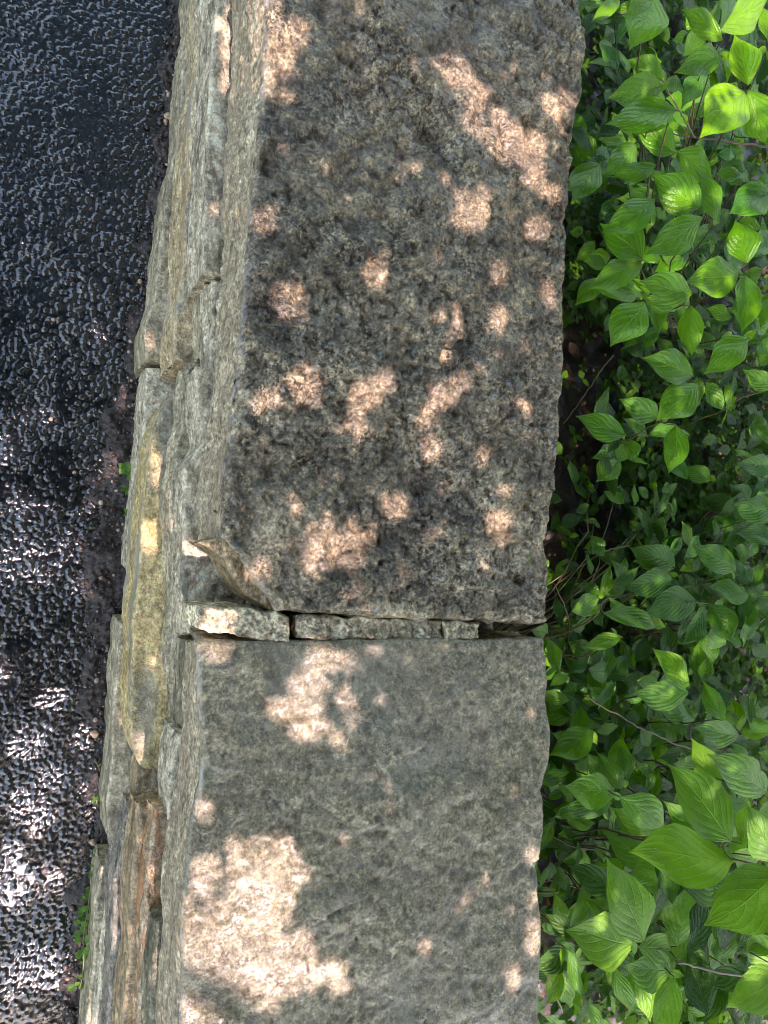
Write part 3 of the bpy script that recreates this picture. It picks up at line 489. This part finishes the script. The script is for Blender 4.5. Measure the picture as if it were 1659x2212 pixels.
for key, (cf, rows) in SH.items():
    mat, Lr, zlo, zhi, root, stem, lab, cat, sd = SPEC[key]; rs = np.random.RandomState(sd)
    r3 = (root[0], root[1], -.22); sh = empty({'shrub': 'shrub', 'plant': 'leafy_plant', 'sapling': 'sapling'}[cat], r3, lab, cat)
    lv = []
    for (x0, y0, x1, y1, wr, tone) in rows:
        lv.append(place(cf(x0, y0), cf(x1, y1), wr, Lr*rs.uniform(.9, 1.1), zlo, zhi, rs, tone))
    # clusters of leaves that spring from one node
    cl = []
    for l in lv:
        pp = proj(l[0])[0]
        for c_ in cl:
            if np.linalg.norm(c_['p']-pp) < 42 and abs(c_['n'][2]-l[0][2]) < .16: c_['l'].append(l); c_['n'] = np.mean([q[0] for q in c_['l']], 0); break
        else: cl.append({'p': pp, 'l': [l], 'n': l[0]})
    for c_ in cl:
        n = c_['n']-np.array([0, 0, .012]); Rt = np.array(r3)
        m1 = Multi(); pts = []
        for t in np.linspace(0, 1, 9):
            q = Rt*(1-t)**1.5+n*(1-(1-t)**1.5) if False else Rt+(n-Rt)*t
            q = q+np.array([0, 0, .16*math.sin(math.pi*t)*(1 if key != 'G' else .3)-.02*math.sin(math.pi*t)])+.012*math.sin(math.pi*t)*rs.uniform(-1, 1, 3); pts.append(q)
        if Rt[0] > n[0]+.02:      # arching: leave the root upward, arrive level
            pts = [Rt*(1-t)**2+2*t*(1-t)*(Rt*.45+n*.55)*[1, 1, 0]+2*t*(1-t)*np.array([0, 0, (n[2]+.2)*.3-.2])+n*t*t for t in np.linspace(0, 1, 10)]
            pts = [p+.006*rs.uniform(-1, 1, 3)*(0 < i < 9) for i, p in enumerate(pts)]
        V, F = tube(pts, np.linspace(.0022, .0010, len(pts)), 6); m1.add(V, F)
        for l in c_['l']: petiole(l[0], n, m1)
        br = m1.build('branch', M[stem], sh)
        m2 = Multi()
        for (P0, P1, wr, up, tone) in c_['l']:
            V, F, U = leaf_geo(P0, P1, wr*.92, up, fold=rs.uniform(.05, .3), droop=rs.uniform(.0, .25), nu=16, nv=9, seed=rs.randint(1e6)); m2.add(V, F, U, min(1, max(0, tone*.9+rs.uniform(-.08, .08))))
        for _ in range(rs.randint(1, 3)):     # young leaves at the node
            d = rs.uniform(-1, 1, 3)*[1, 1, .4]; d /= np.linalg.norm(d); V, F, U = leaf_geo(n, n+d*rs.uniform(.015, .03), .5, UPV+rs.uniform(-.3, .3, 3), nu=8, nv=5, seed=rs.randint(1e6)); m2.add(V, F, U, rs.uniform(.6, 1))
        m2.build('leaves', M[mat], br)
    # the shrub's own lower leaves, below the ones above
    m3 = Multi(); m4_ = Multi(); pp = np.array([proj((l[0]+l[1])/2)[0] for l in lv]); n3 = {'A': 560, 'B': 20, 'D': 90, 'E': 120, 'F': 380, 'G': 220, 'H': 170, 'J': 90}[key]
    for _ in range(n3):
        c_ = pp[rs.randint(len(pp))]+rs.normal(0, 45, 2); zz = rs.uniform(-.08, max(.02, zlo+.06)) if _ % 3 else rs.uniform(zlo*.5, zlo*.7+.1); P0 = at(c_[0], c_[1], zz)
        if P0[0] < BACK+.04: continue
        a = rs.uniform(0, 6.3); d = np.array([math.cos(a), math.sin(a), rs.uniform(-.4, .2)])*Lr*rs.uniform(.5, 1.)
        if (P0+d)[0] < BACK+.01: d[0] = abs(d[0])
        V, F, U = leaf_geo(P0, P0+d, rs.uniform(.42, .62), UPV+rs.uniform(-.5, .5, 3), nu=9, nv=5, seed=rs.randint(1e6)); (m3 if _ % 3 else m4_).add(V, F, U, rs.uniform(0, .8) if _ % 3 else rs.uniform(0, .6))
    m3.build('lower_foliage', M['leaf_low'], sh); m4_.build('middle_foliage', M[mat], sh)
# bare twigs that show between the leaves
def twig(px, r, mat, parent, z):
    pts = [at(x, y, z[i] if hasattr(z, '__len__') else z) for i, (x, y) in enumerate(px)]
    V, F = tube(pts, np.linspace(r, r*.6, len(pts)), 7); return mesh('twig', V, np.array(F), mat, parent) if 0 else (V, F)
for px, r, mt, z, lab in [
    ([cC(395, 128), cC(530, 210), cC(640, 265), cC(740, 330), cC(850, 375), cC(985, 440), cC(1120, 480)], .0026, 'redstem', [.28, .27, .265, .25, .24, .22, .2], 'reddish twig slanting through the glossy leaves beside the lower slab'),
    ([cC(975, 1815), cC(1100, 1850), cC(1290, 1895), cC(1420, 1905), cC(1600, 1930)], .0034, 'redstem', [.42, .41, .4, .38, .36], 'brown twig near the bottom right under the broad matt leaves'),
    ([cB(205, 1600), cB(235, 1670), cB(280, 1760), cB(308, 1860), cB(305, 1950), cB(290, 2055)], .0022, 'redstem', [.2, .19, .17, .14, .1, .05], 'thin red-brown stem curving down behind the end of the joint'),
    ([cA(915, 525), cA(970, 620), cA(1030, 730), cA(1085, 820), cA(1130, 900)], .0024, 'stem', [.46, .45, .43, .4, .36], 'light speckled twig in the upper shrub'),
    ([cA(920, 865), cA(1120, 900), cA(1300, 920), cA(1440, 945), cA(1620, 960)], .003, 'redstem', [.3, .31, .32, .33, .33], 'long dark red twig running to the right edge in the upper shrub'),
    ([cB(230, 1880), cB(400, 1480), cB(550, 1390), cB(700, 1360)], .0022, 'stem', [-.1, .0, .03, .03], 'pale green stalk lying across the dark hollow'),
    ([cB(270, 560), cB(420, 360), cB(520, 200), cB(600, 110)], .0024, 'oldstem', [.0, .02, .03, .05], 'straight dry stalk slanting through the dark hollow'),
    ([cC(150, 1000), cC(320, 1085), cC(470, 1105), cC(560, 1160)], .003, 'oldstem', [.02, .05, .06, .08], 'grey-brown stem lying low beside the lower slab')]:
    pts = [at(p[0], p[1], zz) for p, zz in zip(px, z)]; pts = [p if p[0] > BACK else p+[BACK-p[0]+.01, 0, 0] for p in pts]
    # smooth
    Pn = np.array(pts); tt = np.linspace(0, 1, len(Pn)); ti = np.linspace(0, 1, 24); Pi = np.stack([np.interp(ti, tt, Pn[:, k]) for k in range(3)], -1); Pi[1:-1] = (Pi[:-2]+Pi[1:-1]+Pi[2:])/3
    Pi[1:-1] += rng.uniform(-.0012, .0012, Pi[1:-1].shape)
    mm = Multi(); V, F = tube(Pi, np.linspace(r*.45, r*.7, 24), 7); mm.add(V, F); tag(mm.build('twig', M[mt]), lab, 'twig')
# ------------------------------------------------------------------ ground cover and litter
mm = Multi(); rs = np.random.RandomState(3)
def gz(x, y): return -.22
n = 0
while n < 16000:
    px, py = rs.uniform(1215, 1720), rs.uniform(-60, 2260); z = rs.uniform(-.2, -.1)
    P0 = at(px, py, z)
    if P0[0] < BACK+.05: continue
    dens = 1 if 1330 < px and 850 < py < 1500 else .55
    if px < 1330 and 700 < py < 1250: dens = .10
    if rs.rand() > dens: continue
    k = rs.choice([2, 3, 4]); a0 = rs.uniform(0, 6.3); Ls = rs.uniform(.014, .034); tone = rs.uniform(0, .9)**1.3
    for j in range(k):
        a = a0+j*2*math.pi/k+rs.uniform(-.4, .4); d = np.array([math.cos(a), math.sin(a), rs.uniform(-.3, .5)])*Ls
        V, F, U = leaf_geo(P0, P0+d, rs.uniform(.4, .75), UPV+rs.uniform(-.4, .4, 3), nu=5, nv=3, seed=1); mm.add(V, F, U, tone)
        n += 1
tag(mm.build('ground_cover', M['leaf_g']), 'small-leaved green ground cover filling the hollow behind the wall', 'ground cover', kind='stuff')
mm = Multi()
for _ in range(900):
    x, y = rs.uniform(BACK-.02, 1.5), rs.uniform(-1., 1.8); P0 = np.array([x, y, -.205+rs.uniform(0, .02)]); a = rs.uniform(0, 6.3)
    d = np.array([math.cos(a), math.sin(a), rs.uniform(-.2, .3)])*rs.uniform(.015, .05)
    V, F, U = leaf_geo(P0, P0+d, rs.uniform(.3, .7), UPV+rs.uniform(-.7, .7, 3), nu=6, nv=3, seed=2); mm.add(V, F, U)
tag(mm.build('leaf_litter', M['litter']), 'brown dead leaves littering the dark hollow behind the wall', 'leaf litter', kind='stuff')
# ------------------------------------------------------------------ little weeds, pebbles, dead leaf
def weed(name, stems, leaves, lab, z0, mat='weed'):
    r = at(stems[0][0][0], stems[0][0][1], z0); e = empty(name, r, lab, 'weed'); m1 = Multi()
    for s in stems:
        pts = [at(x, y, z0+dz) for x, y, dz in s]; V, F = tube(pts, .0011, 6); m1.add(V, F)
    m1.build('stem', M['stem'], e); m2 = Multi()
    for (x, y, dz, a, L, wr) in leaves:
        P0 = at(x, y, z0+dz); d = np.array([math.cos(a), math.sin(a), rs.uniform(0, .4)])*L
        V, F, U = leaf_geo(P0, P0+d, wr, UPV+rs.uniform(-.4, .4, 3), nu=8, nv=5, fold=.2, seed=rs.randint(9999)); m2.add(V, F, U, rs.uniform(.3, 1))
    m2.build('leaves', M['weed'], e)
weed('weed', [[(284, 1050, 0), (278, 1030, .01), (270, 1012, .02)], [(284, 1050, 0), (274, 1055, .012)]],
     [(270, 1012, .02, a, .013, .8) for a in (0, 1.3, 2.6, 4, 5.2)]+[(276, 1025, .018, a, .011, .8) for a in (.5, 2.2, 5)]+[(274, 1055, .012, a, .012, .45) for a in (2.8, 3.6, 4.6, .3)], 'small clover-like weed at the foot of the wall, midway up the photo', .008)
weed('weed', [[(288, 1105, 0), (281, 1108, .01)]], [(281, 1108, .01, a, .012, .5) for a in (2.6, 3.6, 1.2)], 'tiny green sprout just below the clover-like weed', .008)
st = [(222, 1812, .0), (212, 1840, .01), (204, 1870, .014), (198, 1900, .017), (194, 1935, .02), (190, 1965, .024), (184, 2000, .026), (180, 2035, .028), (181, 2070, .03), (179, 2110, .03), (172, 2135, .03)]
lf = []
for i, (x, y) in enumerate([(216, 1830), (210, 1850), (205, 1872), (200, 1893), (197, 1912), (193, 1930), (190, 1950), (187, 1965), (184, 1980), (182, 1998), (181, 2015), (180, 2032), (180, 2050), (180, 2068), (180, 2085), (176, 2112), (173, 2128), (168, 2135)]):
    for a in (math.pi+rs.uniform(-.7, .5), rs.uniform(-.8, .8), math.pi+rs.uniform(-1.4, 1.4)):
        if rs.rand() > .2: lf.append((x+rs.uniform(-7, 3), y+rs.uniform(-8, 8), .012+.022*min(1, i/8)*rs.rand(), a, rs.uniform(.007, .012)*(.7 if i < 5 else 1.1), .9))
weed('trailing_weed', [st, [(x+4, y+6, dz*.7) for x, y, dz in st[:8]]], lf, 'long trailing weed with little round leaves growing down between asphalt and wall', .01)
weed('weed', [[(205, 1640, 0), (212, 1655, .008), (218, 1668, .01)], [(212, 1655, .008), (220, 1650, .01)]], [(218, 1668, .01, a, .008, .3) for a in (5, 5.8, .5)], 'wispy dry weed in the soil strip near the lower slab', .01)
weed('weed', [[(212, 1742, 0), (208, 1728, .01)]], [(208, 1728, .01, a, .009, .5) for a in (1.2, 2.4, 3.4, 0)], 'tiny sprout in the soil strip just above the trailing weed', .01)
for k, (x, y, s) in enumerate([(363, 250, .007), (364, 205, .005), (375, 210, .004), (358, 262, .004), (388, 238, .004), (302, 608, .004), (205, 1585, .006), (206, 1555, .004), (295, 903, .005), (200, 1820, .005), (110, 905, .0035), (160, 1020, .003), (115, 690, .003)]):
    c_ = at(x, y, .011); th = np.linspace(0, math.pi, 7); ph = np.linspace(0, 2*math.pi, 11); T, Ph = np.meshgrid(th, ph, indexing='ij')
    n_ = np.stack([np.sin(T)*np.cos(Ph), np.sin(T)*np.sin(Ph), np.cos(T)*.55], -1); V = c_+n_*s*(1+.3*vnoise(n_, 1.3, k)[..., None])
    V[:, -1] = V[:, 0]
    lab = ['largest orange-tan pebble in the soil by the top of the wall', None, None, None, None, 'tiny pale stone chip in the soil strip, a third of the way down the photo', 'pale pebble in the soil below the middle of the photo', None, 'pale oval pebble lying against the foot of the wall', 'pebble beside the trailing weed', 'tan chip stuck in the wet asphalt', 'white chip stuck in the wet asphalt above the sunlit patch', 'pale grain in the dark asphalt'][k] or {1: 'small tan pebble just above the orange pebble in the soil', 2: 'tan grain touching the wall above the orange pebble', 3: 'tiny tan grain just below the orange pebble', 4: 'pale grain at the foot of the wall right of the orange pebble', 7: 'small pebble above the palest one in the lower soil strip'}[k]
    tag(mesh('pebble', V.reshape(-1, 3), grid_faces(7, 11), M['pebble']), lab, 'pebble', 'pebbles along the wall')
mm = Multi()
for (a, b2, c3) in [((628, 1342), (638, 1378), .5), ((640, 1338), (626, 1360), .45), ((630, 1352), (642, 1366), .6)]:
    V, F, U = leaf_geo(at(*a, .434), at(*b2, .44), c3, UPV+np.array([.5, 0, 0]), fold=.7, nu=9, nv=5, seed=5); mm.add(V, F, U)
tag(mm.build('dead_leaf', M['deadleaf']), 'curled red-brown dead leaf in the crack of the joint mortar', 'leaf')
mm = Multi(); V, F, U = leaf_geo(at(1180, 1366, .43), at(1146, 1361, .44), .5, UPV, nu=12, nv=7, seed=8, fold=.3); mm.add(V, F, U, .95)
V, F, U = leaf_geo(at(1184, 1352, .42), at(1168, 1366, .43), .6, UPV, nu=9, nv=5, seed=9); mm.add(V, F, U, .8)
tag(mm.build('leaf', M['weed']), 'small bright leaf lying in the right end of the joint', 'leaf')
for (a, b2) in [((1141, 1208), (1146, 1190)), ((1139, 1222), (1148, 1210))]:
    mm = Multi(); V, F, U = leaf_geo(at(*a, .4565), at(*b2, .458), .3, UPV, nu=8, nv=5, seed=8); mm.add(V, F, U, .9)
    tag(mm.build('leaf_scrap', M['weed']), ['upper', 'lower'][a[1] > 1215]+' of two yellow-green leaf scraps near the right edge of the upper slab', 'leaf scrap')
mm = Multi(); V, F, U = leaf_geo(at(471, 1103, .42), at(479, 1110, .42), .55, UPV, nu=8, nv=5, seed=8); V = V+np.array([-.006, 0, .004]); mm.add(V, F, U)
tag(mm.build('seed', M['deadleaf']), 'tiny dark seed on the left rim of the upper slab', 'seed')
# ------------------------------------------------------------------ the tree overhead (its leaves cast the dappled shade)
E45 = [(620,95,42,60,0),(985,150,28,45,30),(1025,215,38,55,20),(1075,275,30,40,40),(1125,310,55,42,0),(1150,395,45,22,30),(1200,235,22,34,0),(1228,215,14,24,0),(1150,350,30,30,0),(1190,420,16,30,-20),(1160,500,26,22,0),(1025,445,30,42,0),(1010,480,20,20,0),(570,475,20,20,0),(630,660,34,42,0),(612,640,20,20,0),(808,592,30,30,0),(650,838,32,38,0),(790,860,22,34,35),(825,810,16,36,50),(770,915,22,30,20),(965,835,28,40,30),(990,815,25,14,0),(985,690,9,46,-5),(955,770,30,12,-20),(1075,590,12,18,0),(1068,560,10,10,0),(1188,640,9,34,10),(1130,880,22,12,0),(925,960,22,34,0),(905,905,14,24,10),(700,1170,48,38,10),(760,1180,28,46,0),(700,1210,36,24,0),(855,1088,42,24,0),(630,1085,14,22,0),(560,1240,26,34,30),(745,1305,28,16,0),(1085,1130,18,18,0),(1072,690,14,16,0),(560,870,14,22,0),(1040,985,16,30,20),(1145,740,8,16,0),
 (700,1425,44,34,0),(745,1430,22,16,0),(655,1480,28,50,15),(640,1540,52,36,-10),(672,1575,16,24,0),(748,1516,12,15,0),(805,1530,24,14,-35),(782,1548,9,7,0),(733,1605,14,28,0),(742,1640,6,14,0),(810,1700,12,16,0),(1041,1492,9,9,0),
 (520,1870,36,40,0),(600,1870,62,48,0),(600,1960,44,66,0),(540,1970,72,60,0),(470,1990,56,70,0),(520,2080,76,70,0),(620,2050,58,46,0),(690,2100,58,22,10),(600,2120,70,36,0),(740,2122,24,12,0),(430,2100,44,100,0),(500,2180,90,46,0),(430,1900,26,36,0),(640,1900,28,34,0),
 (928,1868,10,22,20),(1150,1850,9,22,0),(1140,1930,20,11,0),(1158,1948,14,10,0),(1108,1988,24,12,-30),(1092,1965,9,9,0),(1150,2030,14,34,0),(1105,2120,10,56,12),(1090,2090,22,12,0),(842,2050,9,34,0),(920,2040,7,20,0),(1000,1930,7,12,0)]
EW = [(488,85,18,86,3,.3),(560,50,14,60,5,.42),(408,1200,13,52,0,.3),(335,1010,6,30,0,.2),(318,1150,5,34,0,.2),(345,1420,10,24,0,.2),(300,1600,8,30,0,.2),(375,1960,18,90,0,.4),(330,1960,8,120,5,.28),(232,1900,8,60,0,.15),(335,1820,6,60,3,.28)]
E0 = [(60,900,70,34,0),(120,880,40,18,0),(20,960,60,40,0),(60,1090,90,55,0),(150,1180,50,60,0),(190,1110,40,28,0),(100,1230,80,60,0),(30,1200,60,100,0),(215,720,30,34,0),(300,700,20,18,0),(265,860,18,50,0),(240,1000,22,40,0),(175,1280,20,30,0),(100,1500,60,40,0),(60,1600,90,60,0),(180,1590,36,70,0),(60,1760,110,90,0),(120,1680,70,50,0),(30,1900,70,120,0),(120,1880,40,60,0),(60,2080,90,90,0),(140,2110,40,90,0),(0,1450,40,60,0),(185,2020,20,90,0),(170,1810,18,40,0)]
EF = [(1400,50,48,60,0),(1590,95,42,46,0),(1560,240,62,56,0),(1620,30,50,40,0),(1330,305,36,24,0),(1390,232,60,12,-15),(1268,405,20,14,0),(1268,330,18,8,0),(1360,190,26,20,0),(1470,160,20,14,0),(1400,450,16,10,0),(1360,400,26,16,-20),(1395,1630,44,44,0),(1420,1600,20,30,0),(1320,1570,14,24,0),(1545,1650,30,20,0),(1480,1450,24,18,20),(1225,1880,10,30,0),(1210,2030,18,40,0),(1290,1970,16,20,0),(1620,2080,30,50,0),(1190,2120,16,50,0),(1380,2130,18,50,0),(1225,1740,24,20,0),(1600,620,40,60,0),(1450,520,34,20,0),(1330,600,30,16,0),(1540,600,30,30,0),(1440,1860,60,20,0),(1520,1760,16,40,0)]
EG = [(1235,785,18,40,0),(1330,830,12,10,0),(1550,950,20,30,0),(1600,1010,26,30,0),(1480,1150,14,10,0),(1300,1240,8,10,0),(1360,1275,16,10,0),(1500,700,20,20,0)]
_r = np.random.RandomState(5)
E45 += [(_r.uniform(520, 1220), _r.uniform(0, 1300), _r.uniform(3, 7), _r.uniform(4, 13), _r.uniform(-40, 40)) for _ in range(60)]
Rm = []
for lst, z, k in ((E45, .45, .84), (E0, 0., .5), (EF, .32, 1.), (EG, -.15, 1.)): Rm += [(e[0], e[1], e[2]*k, e[3]*k, math.radians(e[4]), z) for e in lst]
Rm += [(e[0], e[1], e[2], e[3], math.radians(e[4]), e[5]) for e in EW]
Rm = np.array(Rm)
# every lit patch as an ellipse lying on its own surface, in metres
ctr = np.array([at(r[0], r[1], r[5]) for r in Rm])
ax1 = np.array([at(r[0]+r[2]*math.cos(r[4]), r[1]+r[2]*math.sin(r[4]), r[5]) for r in Rm])-ctr
ax2 = np.array([at(r[0]-r[3]*math.sin(r[4]), r[1]+r[3]*math.cos(r[4]), r[5]) for r in Rm])-ctr
Minv = np.array([np.linalg.inv(np.array([[a[0], b2[0]], [a[1], b2[1]]])) for a, b2 in zip(ax1, ax2)])
BLK = np.zeros(len(Rm))
rs = np.random.RandomState(21); C0 = np.array([.45, .0, .4]); HZ = (1.5, 1.95)
Vs, Us, Ts = [], [], []; NN = 120000; NB_ = 24000
tz = rs.uniform(*HZ, NN); gx = rs.uniform(-.75, 1.75, NN); gy = rs.uniform(-1.15, 1.6, NN)      # where the leaf's shadow falls on z = .3
Pc = np.stack([gx, gy, np.full(NN, .3)], -1)+SD*((tz-.3)/SD[2])[:, None]
an = rs.uniform(0, 2*math.pi, NN); Ls = np.where(np.arange(NN) < NB_, rs.uniform(.035, .06, NN), rs.uniform(.014, .026, NN))
dd = np.stack([np.cos(an), np.sin(an), rs.uniform(-.5, .3, NN)], -1)*Ls[:, None]; upn = UPV+rs.uniform(-.35, .35, (NN, 3))
sdv = np.cross(upn, dd); sdv /= np.linalg.norm(sdv, axis=1)[:, None]
out = []
for s_, w_ in ((-.5, 0), (-.25, .26), (0, .3), (.25, .22), (.5, 0), (-.25, -.26), (0, -.3), (.25, -.22), (0, 0), (-.25, 0), (.25, 0)):
    out.append(Pc+dd*s_+sdv*(w_*Ls)[:, None])
out = np.array(out)                                                     # 11 x N x 3
ok = np.ones(NN, bool); nearp = np.arange(NN) < NB_
for k in range(len(Rm)):
    z = Rm[k, 5]; G = out-SD*((out[..., 2]-z)/SD[2])[..., None]; q = (G-ctr[k])[..., :2]@Minv[k].T
    r2 = (q**2).sum(-1); cand = (r2.min(0) < 2.2) & ok
    Gc = G[:, cand]*[1, 1, 0]; r2c = r2[:, cand]*(1+.8*vnoise(Gc, 28, 5)+.6*vnoise(Gc, 65, 6)).clip(.25); ok[cand] = ~(r2c < .72).any(0); nearp |= (np.linalg.norm((G[8]-ctr[k])[:, :2], axis=1) < .055+max(np.linalg.norm(ax1[k]-ctr[k]), np.linalg.norm(ax2[k]-ctr[k])))
# thin the bough over the shrubs a little
thin = (gx > .75) & (rs.rand(NN) < .45); ok &= ~thin & nearp
fl = Multi()
for i in np.nonzero(ok)[0]:
    nu = 5; t = np.array([0, .25, .5, .75, 1]); wv = np.array([0.03, .27, .3, .22, 0.01])*Ls[i]
    C = Pc[i]+dd[i]*(t-.5)[:, None]; Vv = np.concatenate([C-sdv[i]*wv[:, None], C+sdv[i]*wv[:, None]])
    fl.V.append(Vv); fl.F += [(fl.n+a, fl.n+a+1, fl.n+5+a+1, fl.n+5+a) for a in range(4)]; fl.n += 10
    fl.U.append(np.stack([np.tile(t, 2), np.repeat([0., 1.], 5)], -1)); fl.T.append(np.full(10, rs.rand()))
tree = empty('tree', (.9, -2.6, -.2), 'leafy tree just outside the frame whose low boughs dapple the wall with sun', 'tree')
tr = [(.9, -2.6, -.25), (.88, -2.55, .6), (.84, -2.45, 1.3), (.8, -2.3, 1.9), (.76, -2.1, 2.3), (.7, -1.8, 2.6)]
mm = Multi(); V, F = tube(tr, [.12, .10, .09, .075, .06, .045], 14); mm.add(V, F); mm.build('trunk', M['bark'], tree, )
for i in range(9):
    e = np.array([-.7+.3*i, rs.uniform(-1.35, -1.1), rs.uniform(2.2, 2.4)]); s0 = np.array(tr[3+i % 3]); md = (s0+e)/2+[0, 0, .2]
    q = [s0*(1-t)**2+2*t*(1-t)*md+e*t*t for t in np.linspace(0, 1, 9)]; V, F = tube(q, np.linspace(.022, .004, 9), 7); mm = Multi(); mm.add(V, F); mm.build('limb', M['bark'], tree)
fl.build('crown', M['canopy'], tree)
# a second tree further along the wall: what the wet ground mirrors overhead
tree2 = empty('tree', (1.0, 4.0, -.2), 'leafy tree beyond the far end of the wall, mirrored darkly in the wet asphalt', 'tree')
tr = [(1., 4., -.25), (.98, 3.95, 1.), (.9, 3.8, 2.), (.8, 3.5, 2.8), (.6, 3.1, 3.3)]
mm = Multi(); V, F = tube(tr, [.13, .11, .09, .07, .05], 14); mm.add(V, F); mm.build('trunk', M['bark'], tree2)
for i in range(14):
    e = np.array([rs.uniform(-1.6, 1.8), rs.uniform(.4, 4.), rs.uniform(2.5, 3.2)]); s0 = np.array(tr[2+i % 3]); md = (s0+e)/2+[0, 0, .25]
    q = [s0*(1-t)**2+2*t*(1-t)*md+e*t*t for t in np.linspace(0, 1, 9)]; V, F = tube(q, np.linspace(.03, .004, 9), 7); mm = Multi(); mm.add(V, F); mm.build('limb', M['bark'], tree2)
fl = Multi(); N2 = 13000; c2 = np.stack([rs.uniform(-1.5, 2., N2), rs.uniform(.35, 4.6, N2), rs.uniform(2.45, 3.4, N2)], -1)
for p in c2:
    if vnoise(p[None]*[1, 1, .3], 2.2, 4)[0] > .5: continue
    a = rs.uniform(0, 6.3); d = np.array([math.cos(a), math.sin(a), rs.uniform(-.5, .3)])*rs.uniform(.06, .1); sd = np.cross(UPV+rs.uniform(-.4, .4, 3), d); sd /= np.linalg.norm(sd)
    t = np.array([0, .25, .5, .75, 1]); wv = np.array([.02, .27, .3, .22, .01])*np.linalg.norm(d); C = p+d*(t-.5)[:, None]
    fl.V.append(np.concatenate([C-sd*wv[:, None], C+sd*wv[:, None]])); fl.F += [(fl.n+a_, fl.n+a_+1, fl.n+5+a_+1, fl.n+5+a_) for a_ in range(4)]; fl.n += 10
    fl.U.append(np.stack([np.tile(t, 2), np.repeat([0., 1.], 5)], -1)); fl.T.append(np.full(10, rs.rand()))
fl.build('crown', M['canopy'], tree2)
print('canopy leaves', ok.sum())

# a third tree, unseen, added beyond the shrubs to shut off the sky
blocker_tree = empty('tree', (4.6, .6, -.3), 'unseen leafy tree added beyond the shrubs to shut off the sky on the hollow side', 'tree')
tr = [(4.6, .6, -.3), (4.55, .6, 1.), (4.4, .55, 2.), (4.1, .5, 2.8)]
mm = Multi(); V, F = tube(tr, [.15, .13, .11, .08], 14); mm.add(V, F); mm.build('trunk', M['bark'], blocker_tree)
for i in range(10):
    e = np.array([rs.uniform(2., 5.), rs.uniform(-2.4, 3.), rs.uniform(1.6, 3.2)]); s0 = np.array(tr[1+i % 3]); md = (s0+e)/2+[0, 0, .25]
    q = [s0*(1-t)**2+2*t*(1-t)*md+e*t*t for t in np.linspace(0, 1, 9)]; V, F = tube(q, np.linspace(.03, .004, 9), 7); mm = Multi(); mm.add(V, F); mm.build('limb', M['bark'], blocker_tree)
fl = Multi(); N3 = 15000
for p in np.stack([rs.uniform(1.7, 5., N3), rs.uniform(-2.6, 3.2, N3), rs.uniform(1.25, 3.6, N3)], -1):
    if vnoise(p[None], 1.6, 14)[0] > .45 or p[2] < 1.25+.25*max(0, 2.6-p[0]): continue
    if p[0] < 2.3 and p[1] < -.2 and p[2] > 1.2+(p[0]-1.7)*.3: continue        # leaves the sun's own window open
    a = rs.uniform(0, 6.3); d = np.array([math.cos(a), math.sin(a), rs.uniform(-.6, .3)])*rs.uniform(.07, .11); sd = np.cross(UPV+rs.uniform(-.6, .6, 3), d); sd /= np.linalg.norm(sd)
    t = np.array([0, .25, .5, .75, 1]); wv = np.array([.02, .27, .3, .22, .01])*np.linalg.norm(d); C = p+d*(t-.5)[:, None]
    fl.V.append(np.concatenate([C-sd*wv[:, None], C+sd*wv[:, None]])); fl.F += [(fl.n+a_, fl.n+a_+1, fl.n+5+a_+1, fl.n+5+a_) for a_ in range(4)]; fl.n += 10
    fl.U.append(np.stack([np.tile(t, 2), np.repeat([0., 1.], 5)], -1)); fl.T.append(np.full(10, rs.rand()))
fl.build('crown', M['canopy'], blocker_tree)
# loose grit on the soil strip
g = NB('grit'); tc = g.n('ShaderNodeTexCoord').outputs['Object']; at_ = g.n('ShaderNodeAttribute', attribute_name='tint').outputs['Fac']
g.l(g.ramp(at_, [(0, (.012, .009, .008)), (.6, (.05, .035, .027)), (.85, (.12, .085, .065)), (1, (.4, .33, .26))]), g.b.inputs['Base Color']); g.b.inputs['Roughness'].default_value = .25; M['grit'] = g.m
th = np.linspace(0, math.pi, 5); ph = np.linspace(0, 2*math.pi, 7)[:-1]
ico = np.array([[0, 0, 1]]+[[math.sin(a)*math.cos(b_), math.sin(a)*math.sin(b_), math.cos(a)] for a in th[1:-1] for b_ in ph]+[[0, 0, -1]])
IF = [(0, 1+k, 1+(k+1) % 6, 1+(k+1) % 6) for k in range(6)]+[(1+r*6+k, 7+r*6+k, 7+r*6+(k+1) % 6, 1+r*6+(k+1) % 6) for r in range(2) for k in range(6)]+[(19, 13+(k+1) % 6, 13+k, 13+k) for k in range(6)]
mm = Multi()
for _ in range(2600):
    y = rs.uniform(-.8, 1.05); x0 = np.interp(y, sy, sx); x = x0+rs.triangular(-.02, .02, .14); r_ = .0012+.0035*rs.rand()**3
    V = ico*(1+rs.uniform(-.25, .25, (20, 1)))*r_*[1, rs.uniform(.7, 1.2), .7]+[x, y, .007+rs.uniform(0, .004)+(0 if x > x0+.01 else -.003)]
    mm.add(V, IF, None, rs.rand()**1.2)
tag(mm.build('grit', M['grit']), 'dark wet grit and tiny stones lying on the soil strip', 'grit', kind='stuff')
